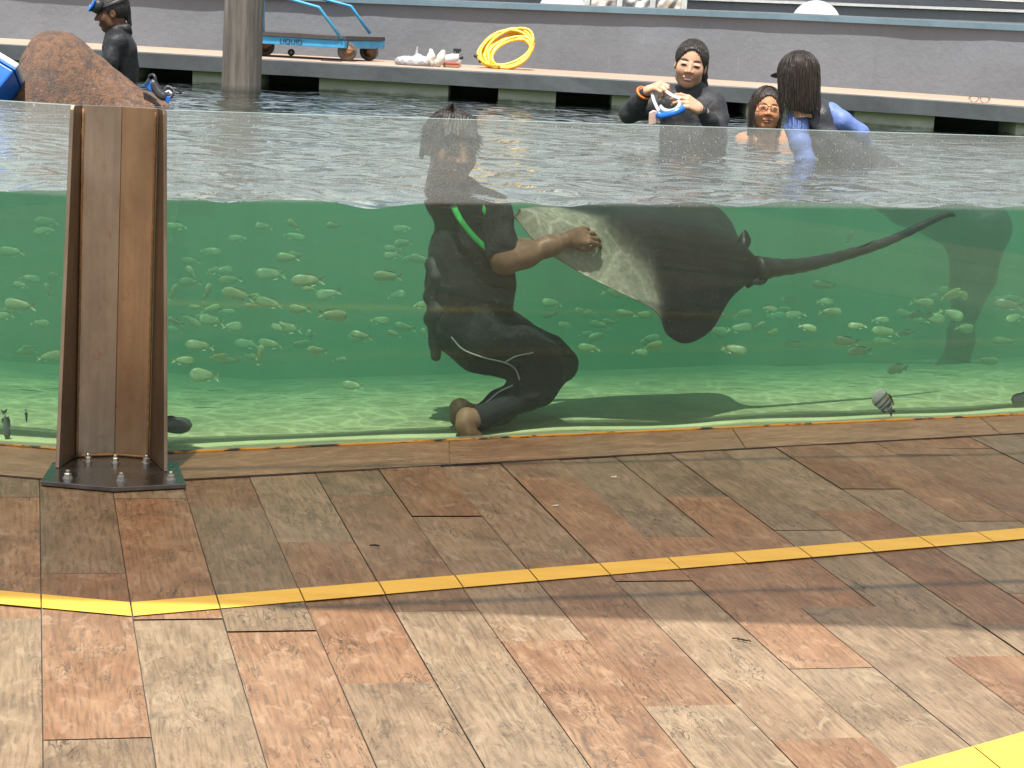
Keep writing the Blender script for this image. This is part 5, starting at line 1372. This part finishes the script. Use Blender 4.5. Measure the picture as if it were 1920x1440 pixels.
net_obj(dv, 'wetsuit', chains_net(T5 + [leg1[:-1] + [(G(899, 785, D0-.255), .046)], leg2[:-1]] + [armr[:2] + [(G(941, 468, D0-.155), .052)], arml[:2]] + [[(G(842, 352, D0+.02), .060), (G(850, 378, D0), .085)], [(G(815, 372, D0+.06), .04), (G(850, 372, D0), .06), (G(885, 378, D0-.04), .05)]], .03, .0085, wsd), M_DSUIT)
def messy(P, d):
    e = cone(P, (.02, -.02, .11), (.035, .03, .155), .022, .003)
    for i in range(11):
        a = -2.6 + i*0.5; b0 = (.07*math.sin(a), -.02 + .085*math.cos(a), .03); b1 = (.086*math.sin(a*1.03), -.025 + .10*math.cos(a), -.045 - .018*math.sin(i*2.1))
        e = smin(e, cone(P, b0, b1, .021, .004), .012)
    for i in range(7):
        a = -1 + i*0.42; e = smin(e, cone(P, (.05*math.sin(a), .03, .10), (.06*math.sin(a) + .012, .088, .055 + .008*math.sin(i*3)), .018, .004), .012)
    return smin(d, e, .015)
net = hair_net(lambda P: -ell(P, (0, .085, -.040), (.062, .085, .088)), vol=.010, bob=messy)
net = join_nets([net, strands(tousled(190, .9), .0026)]); net_obj(dv, 'hair', (xf(net[0], HM5, 1.03), net[1]), M_HAIR)
M_STRAPG = fabric('green_strap', (0.03, 0.36, 0.07), 0.5)
mb = MB(); mb.tube(smooth_path([G(848, 383, D0-.105), G(862, 410, D0-.135), G(885, 440, D0-.145), G(910, 464, D0-.145), G(932, 480, D0-.13)], 8), .0105, 8, flat=(.35, 1)); mb.build('strap', M_STRAPG, dv, smooth=True)
mb = MB(); mb.tube(smooth_path([G(903, 384, D0-.10), G(907, 392, D0-.12), G(911, 402, D0-.125)], 5), .008, 8, flat=(.35, 1)); mb.build('strap', M_STRAPG, dv, smooth=True)
M_GEAR = fabric('black_pouch', (0.016, 0.016, 0.018), 0.6)
net_obj(dv, 'weight_belt', chains_net([[(G(812, 497, D0), .030), (G(818, 520, D0-.04), .022), (G(812, 556, D0), .036)], [(G(820, 585, D0-.03), .036), (G(812, 598, D0), .034)]], .02, .007), M_GEAR)
net_obj(dv, 'pouch', chains_net([[(G(816, 606, D0), .030), (G(817, 640, D0), .022), (G(817, 668, D0), .018)]], .02, .006), M_GEAR)
M_SEAM = simple('grey_seam_tape', (0.24, 0.25, 0.23), 0.7, bump=0)
def on_suit(path, name='seam_line'):
    """a taped seam: laid on the near side of the suit"""
    chs = [leg1, leg2] + T5
    out = []
    for px, py in smooth_path([Vector((a, b, 0)) for a, b in path], 7) and [(p.x, p.y) for p in smooth_path([Vector((a, b, 0)) for a, b in path], 7)]:
        for dd in np.arange(D0-.36, D0+.2, .004):
            P = np.array([G(px, py, dd)])
            if min(chain(P, c_, .03)[0] for c_ in chs) < .004: break
        out.append(G(px, py, dd - .002))
    mb = MB(); mb.tube(out, .0028, 6); mb.build(name, M_SEAM, dv, smooth=True)
on_suit([(846, 632), (868, 655), (905, 670), (946, 680), (966, 692), (974, 712)]); on_suit([(946, 680), (968, 668), (1000, 661)]); on_suit([(890, 772), (915, 752), (935, 735), (962, 722)])

# ---------------------------------------------------------------- stingray
ray_root = empty('stingray', G(1250, 480, .42), 'large dark stingray with a pale underside held at the surface, long tail to the right', 'stingray')
S_ = [(968, 400, .36), (1030, 418, .40), (1100, 432, .40), (1160, 440, .40), (1215, 447, .40), (1265, 455, .40), (1310, 463, .40), (1350, 472, .40), (1382, 480, .40), (1408, 490, .40), (1432, 502, .40)]
N_ = [(964, 404, .34), (1008, 458, .30), (1080, 507, .26), (1150, 543, .24), (1228, 583, .22), (1250, 626, .22), (1288, 644, .22), (1335, 618, .26), (1368, 563, .31), (1402, 532, .36), (1434, 515, .40)]
F_ = [(972, 394, .40), (1020, 384, .60), (1080, 380, .72), (1150, 378, .80), (1220, 377, .84), (1285, 376, .84), (1337, 384, .80), (1368, 412, .70), (1384, 445, .58), (1402, 472, .48), (1434, 492, .41)]
cs = [smooth_path([G(*p) for p in L_], 5) for L_ in (S_, N_, F_)]
n = len(cs[0]); m_ = 15
def thick(i, t):
    u = i/(n-1); T = .115*math.sin(math.pi*min(1, u*1.02 + .03))**.7 + .004
    return T*(1 - abs(t)**1.5)**1.4 + .010*(1 - abs(t)**6) + .003
mid_ = []
for i in range(n):
    s, a, b = cs[0][i], cs[1][i], cs[2][i]; row = []
    for j in range(-m_, m_+1):
        t = j/m_
        e = a if t >= 0 else b; tt = abs(t)
        p = s.lerp(e, tt) 
        row.append(p)
    mid_.append(row)
nrm2 = []
for i in range(n):
    row = []
    for j in range(2*m_+1):
        du = mid_[min(i+1, n-1)][j] - mid_[max(i-1, 0)][j]; dvv = mid_[i][min(j+1, 2*m_)] - mid_[i][max(j-1, 0)]
        q = du.cross(dvv); q = q.normalized() if q.length > 1e-9 else Vector((0, -1, 0))
        if q.y > 0: q = -q
        row.append(q)
    nrm2.append(row)
vs = []; cols = []; W_ = 2*m_+1
def ray_col(i, j, side):
    u = i/(n-1)*10; t = (j - m_)/m_; P = mid_[i][j]
    nn = 0.10*mnoise.noise(P*7)
    tb = np.interp(u, [0, 1.0, 1.6, 2.2, 3.0, 3.8, 4.15, 5, 10], [-1.2, -.9, -.2, .12, .34, .62, .92, 1.4, 1.4])
    k = 1/(1 + math.exp(-(t - tb + nn*.6)*10))
    if u < 1.7 and t < -0.55: k *= 0.7
    dark = np.array((0.006, 0.0058, 0.0055))*(1 + 0.5*mnoise.noise(P*14) + .3*mnoise.noise(P*45)); pale = np.array((0.23, 0.225, 0.165))*(1 + .05*mnoise.noise(P*11))
    if side < 0: k = 1.0
    return dark*(1-k) + pale*k
for side in (1, -1):
    for i in range(n):
        for j in range(W_):
            t = (j-m_)/m_; p = mid_[i][j] + nrm2[i][j]*(thick(i, t)*.5*side)
            p.z = min(p.z, WL - .012); vs.append(p); cols.append(ray_col(i, j, side))
fs = []
for sd_ in (0, 1):
    o = sd_*n*W_
    for i in range(n-1):
        for j in range(W_-1):
            q = (o+i*W_+j, o+(i+1)*W_+j, o+(i+1)*W_+j+1, o+i*W_+j+1); fs.append(q if sd_ == 0 else q[::-1])
o = n*W_
rim_ = [(i, 0) for i in range(n)] + [(n-1, j) for j in range(1, W_)] + [(i, W_-1) for i in range(n-2, -1, -1)] + [(0, j) for j in range(W_-2, 0, -1)]
for (a, b), (c, d) in zip(rim_, rim_[1:] + rim_[:1]): fs.append((a*W_+b, c*W_+d, o+c*W_+d, o+a*W_+b))
M_RAY = tinted('ray_skin', 0.5, spec=0.2, var=0.25, scale=55, bump=0.25, bdist=0.004)
me = np_mesh('disc', [tuple(v) for v in vs], fs, np.array(cols)); ro = link('disc', me, M_RAY, ray_root, True)
sb = ro.modifiers.new('sub', 'SUBSURF'); sb.levels = 1; sb.render_levels = 1
M_RAYD = simple('dark_ray_skin', (0.007, 0.0068, 0.0065), 0.5, var=0.45, scale=30, bump=0.3)
tp_ = smooth_path([G(1418, 503, .40), G(1455, 502, .40), G(1500, 498, .42), G(1545, 489, .44), G(1590, 477, .46), G(1650, 458, .48), G(1700, 437, .50), G(1745, 415, .52), G(1775, 403, .53), G(1790, 404, .53)], 6)
nr = len(tp_); mb = MB(); mb.tube(tp_, [np.interp(i/(nr-1), [0, .15, .4, .7, .93, 1], [.046, .031, .021, .0155, .0115, .007])*(1 + .05*math.sin(i*2.1)) for i in range(nr)], 12); mb.build('tail', M_RAYD, ray_root, smooth=True)
mb = MB(); mb.tube([G(1586, 472, .455), G(1615, 462, .46), G(1644, 449, .46)], [.005, .004, .001], 6); mb.build('spine', M_RAYD, ray_root, smooth=True)
def fin_plate(name, pts, d, th=.014):
    fr_ = [G(a, b, d) for a, b in pts]; fr_ = smooth_path(fr_, 4, True); c = sum(fr_, Vector())/len(fr_)
    k = Vector((0, th, 0)); mb = MB(); n_ = len(fr_)
    mb.add([c - k] + fr_ + [c + k], [(0, 1+i, 1+(i+1) % n_) for i in range(n_)] + [(n_+1, 1+(i+1) % n_, 1+i) for i in range(n_)]); return mb.build(name, M_RAYD, ray_root, smooth=True)
fin_plate('pelvic_fin', [(1376, 490), (1380, 462), (1388, 440), (1397, 431), (1406, 443), (1408, 455), (1402, 470), (1404, 490), (1420, 504), (1395, 508)], .42)
fin_plate('pelvic_fin', [(1395, 528), (1415, 520), (1432, 518), (1440, 521), (1436, 530), (1425, 535), (1412, 534), (1402, 541)], .38)

# ---------------------------------------------------------------- fish
def fish_mesh(name, depth, width, col, tailw=.30, colors=None, fork=.05, dors=.10):
    """unit-length fish along +x, back up +z"""
    xs_ = np.concatenate([np.linspace(-.30, .5, 15)]); sg = 12; vs = []; fs = []; cl = []
    def hp(u): return depth*.5*(np.sin(math.pi*np.clip((.5 - u)/.86, 0, 1)**.62)**.85*.92 + .08)*(1 if u < .49 else .25)
    def wp(u): return width*.5*(np.sin(math.pi*np.clip((.5 - u)/.86, 0, 1)**.60)*.95 + .05)*(1 if u < .49 else .3)
    for u in xs_:
        for k in range(sg):
            a = 2*math.pi*k/sg; y, z = wp(u)*math.cos(a), hp(u)*math.sin(a); vs.append((u, y, z)); cl.append(colors(u, y, z, depth) if colors else col)
    N = len(xs_)
    for i in range(N-1):
        for k in range(sg): fs.append((i*sg+k, (i+1)*sg+k, (i+1)*sg+(k+1) % sg, i*sg+(k+1) % sg))
    fs.append(tuple(range(sg))); fs.append(tuple((N-1)*sg+k for k in range(sg))[::-1])
    def plate(pts, dk=.95, th=.006):
        b = len(vs); n_ = len(pts)
        for s in (-1, 1):
            for x, z in pts: vs.append((x, s*th, z)); c = colors(x, 0, z, depth) if colors else col; cl.append(tuple(q*dk for q in c))
        fs.append(tuple(b+i for i in range(n_))); fs.append(tuple(b+n_+i for i in range(n_))[::-1])
        for i in range(n_): fs.append((b+i, b+(i+1) % n_, b+n_+(i+1) % n_, b+n_+i))
    h0 = hp(-.29)
    plate([(-.28, -h0*.8), (-.38, -tailw*.30), (-.5, -tailw*.5), (-.5+fork, -tailw*.12), (-.5+fork*1.2, 0), (-.5+fork, tailw*.12), (-.5, tailw*.5), (-.38, tailw*.30), (-.28, h0*.8)])
    plate([(.20, hp(.2)*.93), (.05, hp(.05) + dors*.55), (-.12, hp(-.12) + dors*.8), (-.24, hp(-.24) + dors*.75), (-.22, hp(-.22)*.8), (-.05, hp(-.05)*.9)])
    plate([(.0, -hp(.0)*.9), (-.10, -hp(-.1) - dors*.55), (-.22, -hp(-.22) - dors*.7), (-.22, -hp(-.22)*.8)])
    return np_mesh(name, vs, fs, np.array(cl))
def pale_c(u, y, z, d):
    k = max(0, min(1, .5 + z/d*1.2)); a = np.array((0.36, 0.39, 0.25))*(1-k) + np.array((0.25, 0.28, 0.14))*k
    return tuple(a*(1 + .15*math.sin(u*37)*math.sin(z*60)))
def dusk_c(u, y, z, d):
    k = max(0, min(1, .5 + z/d*1.2)); a = np.array((0.24, 0.24, 0.16))*(1-k) + np.array((0.10, 0.11, 0.07))*k
    return tuple(a)
M_FISH = tinted('fish_scales', 0.4, spec=0.5, var=0.15, scale=120, bump=0.1)
FM = {'q': fish_mesh('fish', .33, .15, None, .26, pale_c, .08), 'r': fish_mesh('fish', .44, .19, None, .32, pale_c, .03, .06), 'p': fish_mesh('fish', .385, .17, None, .30, pale_c), 'd': fish_mesh('fish', .34, .15, None, .28, dusk_c), 't': fish_mesh('fish', .36, .30, None, .16, pale_c)}
# px, py, length px, tilt deg (nose up), facing L/R, depth behind glass, mesh
SCH = {
 'left of the steel post': [(38,572,62,2,'L',.5,'p'),(90,545,30,70,'L',.9,'p'),(74,606,38,0,'R',.9,'p'),(92,668,54,3,'R',.6,'p'),(6,592,40,-5,'L',.8,'p'),(22,472,48,0,'L',1.3,'p'),(88,415,44,0,'L',1.6,'p'),(55,522,42,-8,'R',1.5,'p')],
 'upper, between the post and the diver': [(550,421,26,35,'L',1.0,'p'),(331,424,42,0,'L',1.5,'p'),(394,471,40,-6,'R',1.5,'p'),(540,483,44,0,'L',1.0,'p'),(359,513,32,58,'L',1.1,'p'),(397,507,26,20,'R',1.3,'p'),(324,548,34,65,'R',.7,'p'),(387,549,38,62,'R',.9,'p'),(432,525,44,-8,'L',1.3,'p'),(447,553,62,10,'L',.55,'p'),(508,514,58,2,'L',1.1,'p'),(578,526,62,-2,'L',.5,'p'),(581,542,30,0,'L',1.0,'p'),(616,551,50,-16,'L',1.0,'p'),(473,573,30,0,'L',.8,'p'),(506,568,54,8,'L',.8,'p'),(727,518,54,0,'L',.7,'p'),(788,486,42,8,'L',1.3,'p')],
 'lower, between the post and the diver': [(562,580,42,-4,'L',.7,'p'),(623,591,58,-7,'R',.45,'p'),(394,580,42,10,'R',1.2,'p'),(359,601,44,-35,'R',1.0,'p'),(329,603,34,20,'L',.8,'d'),(397,601,52,12,'L',.9,'p'),(435,612,40,-4,'R',1.0,'p'),(538,615,60,8,'L',.8,'p'),(581,629,24,80,'L',.8,'t'),(678,629,42,8,'L',.6,'p'),(739,626,28,14,'L',.9,'p'),(796,627,26,70,'L',.9,'p'),(375,648,54,5,'L',.55,'p'),(410,669,44,-10,'R',.5,'p'),(343,676,42,-3,'R',.6,'p'),(508,645,50,4,'L',.7,'p'),(487,666,40,82,'R',.6,'t'),(463,645,46,0,'L',1.4,'p'),(595,657,44,6,'L',.5,'p'),(561,645,42,0,'R',1.4,'p'),(383,704,56,6,'L',.45,'p'),(662,723,42,3,'L',.9,'p'),(790,571,42,-2,'R',1.0,'p')],
 'under the stingray': [(1060,609,38,5,'L',1.1,'p'),(1125,609,40,8,'L',1.3,'p'),(1105,652,42,2,'L',.8,'p'),(1175,588,44,0,'L',1.1,'p'),(1204,590,34,0,'R',1.1,'p'),(1224,648,46,2,'R',.7,'p'),(1199,661,34,-6,'R',1.0,'p'),(1030,590,42,0,'L',1.4,'d'),(1150,548,44,-4,'R',1.5,'p')],
 'right of the stingray wing': [(1376,655,48,-8,'R',.45,'p'),(1443,579,36,-12,'R',.6,'p'),(1393,588,40,0,'R',1.2,'p'),(1345,621,44,-10,'R',1.1,'p'),(1386,615,48,5,'R',.9,'p'),(1422,612,36,12,'R',.8,'p'),(1446,625,40,2,'R',.7,'p'),(1492,590,44,-6,'L',.8,'p'),(1514,614,36,-14,'R',.35,'p'),(1546,565,38,0,'R',1.0,'p'),(1556,585,46,-3,'R',.6,'p'),(1545,535,46,4,'L',1.0,'d'),(1481,563,34,0,'L',1.4,'p')],
 'below the stingray tail': [(1608,611,36,-6,'L',.35,'p'),(1650,600,34,0,'R',.7,'p'),(1661,622,58,5,'L',.6,'p'),(1586,640,48,2,'L',.5,'d'),(1612,659,50,-4,'L',.45,'d'),(1699,624,36,0,'L',.7,'d'),(1658,641,46,-3,'L',1.2,'p'),(1683,692,52,0,'L',.5,'d'),(1593,446,26,70,'R',.9,'d'),(1728,568,50,-4,'R',.7,'p'),(1719,590,42,2,'L',.8,'d'),(1747,596,54,-8,'R',.7,'p')],
 'at the right end of the tank': [(1783,552,54,8,'R',.6,'p'),(1806,552,34,-30,'R',.5,'p'),(1783,588,48,-16,'R',.6,'p'),(1808,615,44,-6,'R',.7,'p'),(1891,571,54,4,'L',.7,'d'),(1904,596,48,-10,'L',.8,'p'),(1822,648,48,-18,'L',1.2,'p'),(1885,640,50,2,'L',1.4,'p'),(1850,676,46,-6,'R',1.3,'p')],
}
fr2 = random.Random(21)
for zone, (a0, a1, b0, b1, nf) in {'left of the steel post': (5, 110, 410, 660, 7), 'upper, between the post and the diver': (325, 790, 400, 560, 15), 'lower, between the post and the diver': (325, 780, 565, 680, 12), 'under the stingray': (1020, 1230, 560, 670, 7), 'right of the stingray wing': (1350, 1560, 560, 660, 6), 'at the right end of the tank': (1640, 1915, 540, 680, 8)}.items():
    for k in range(nf):
        SCH[zone].append((fr2.uniform(a0, a1), fr2.uniform(b0, b1), fr2.uniform(28, 46), fr2.uniform(-16, 16), fr2.choice('LLR'), fr2.uniform(1.15, 1.8), 'p'))
FLOOR_CLEAR = .04
def place_fish(px, py, L, tilt, face, d, key, label, group, first={}):
    d = .40 + 1.6*d
    q = G(px, py, d)
    if q.z < floor_z(q.x, d) + .05: q = G(px, py, d*.7)
    sc_l = L*1.04/F*q.y
    if key == 'p': key = random.choice(('p', 'p', 'q', 'r'))
    o = bpy.data.objects.new('fish', FM[key]); COL.objects.link(o)
    if key not in first: FM[key].materials.append(M_FISH); FM[key].polygons.foreach_set('use_smooth', [True]*len(FM[key].polygons)); first[key] = 1
    o.location = q; o.scale = (sc_l, sc_l*random.uniform(.8, 1.1), sc_l*random.uniform(.92, 1.08))
    yaw = (0 if face == 'R' else math.pi) + math.radians(26.5*0.7) + random.uniform(-.55, .55)
    o.rotation_euler = (random.uniform(-.3, .3), -math.radians(tilt), yaw)
    return setprops(o, label, 'fish', group)
kinds = {'p': 'pale greenish oval fish', 'd': 'darker slender fish', 't': 'narrow pale fish'}
for zone, L_ in SCH.items():
    for f_ in L_:
        tl = abs(f_[3]); fc = 'left' if f_[4] == 'L' else 'right'
        how = 'nose up' if tl > 45 else f'facing {fc}'
        faint = 'faint ' if f_[5] > 1.05 else ''
        place_fish(*f_, f'{faint}{kinds[f_[6]]} {how}, {zone}', f'school fish {zone}, {faint}{f_[6] == "p" and "pale" or f_[6] == "d" and "dark" or "narrow"} {how}')

# single fish near the glass
def own_fish(px, py, L, tilt, face, d, mesh, label, yawo=0.0, root_name='fish', rollz=0.0):
    q = G(px, py, d); s = L/F*q.y
    o = bpy.data.objects.new(root_name, mesh); COL.objects.link(o); mesh.materials.append(M_FISH); mesh.polygons.foreach_set('use_smooth', [True]*len(mesh.polygons))
    o.location = q; o.scale = (s, s, s); o.rotation_euler = (rollz, -math.radians(tilt), (0 if face == 'R' else math.pi) + math.radians(20) + yawo)
    return setprops(o, label, 'fish')
def sgt(u, y, z, d):
    s = (u + .02*z)*1.0; bars = max(0, math.sin((s - .02)*2*math.pi/.155))
    base = np.array((0.36, 0.41, 0.40)); 
    if z > d*.22 and -.1 < u < .25: base = np.array((0.22, 0.24, 0.06))
    k = 1 if bars > .25 and u < .32 else 0
    return tuple(base*(1-k) + np.array((0.015, 0.022, 0.026))*k)
def dark_c(u, y, z, d):
    k = max(0, min(1, .5 + z/d)); return tuple(np.array((0.10, 0.115, 0.10))*(1-k) + np.array((0.030, 0.036, 0.034))*k)
def eyes(o, depth, w):
    for s in (-1, 1):
        mb = MB(); mb.lathe([(.024*math.sin(math.pi*i/8)+1e-4, -.024*math.cos(math.pi*i/8)) for i in range(1, 9)], Matrix.Translation((.36, s*w, depth*.10)), 12)
        e = bpy.data.objects.new('eye', mb.mesh('eye')); COL.objects.link(e); e.data.materials.append(M_BLK); e.parent = o
o = own_fish(1659, 757, 68, 44, 'L', .10, fish_mesh('fish_striped', .52, .16, None, .30, sgt, .10, .10), 'black-barred grey fish nosing upward above the sand near the glass'); eyes(o, .52, .045)
o = own_fish(1922, 747, 62, -4, 'L', .22, fish_mesh('fish_dark', .38, .16, None, .26, dark_c), 'dark fish cut by the right edge of the photo, low over the sand'); eyes(o, .38, .045)
o = own_fish(316, 798, 92, 0, 'R', .20, fish_mesh('fish_grey', .36, .17, None, .26, dark_c), 'dark grey fish whose head shows just right of the steel post foot'); eyes(o, .36, .05)
o = own_fish(11, 796, 62, -82, 'R', .2, fish_mesh('fish_thin', .22, .2, None, .22, dark_c), 'slender dark fish hanging head down at the left edge of the tank', .3); eyes(o, .2, .06)
o = own_fish(49, 779, 26, -84, 'R', .35, fish_mesh('fish_tiny', .16, .14, None, .2, dark_c), 'tiny thin dark fish hanging upright above the sand left of the post', .3)
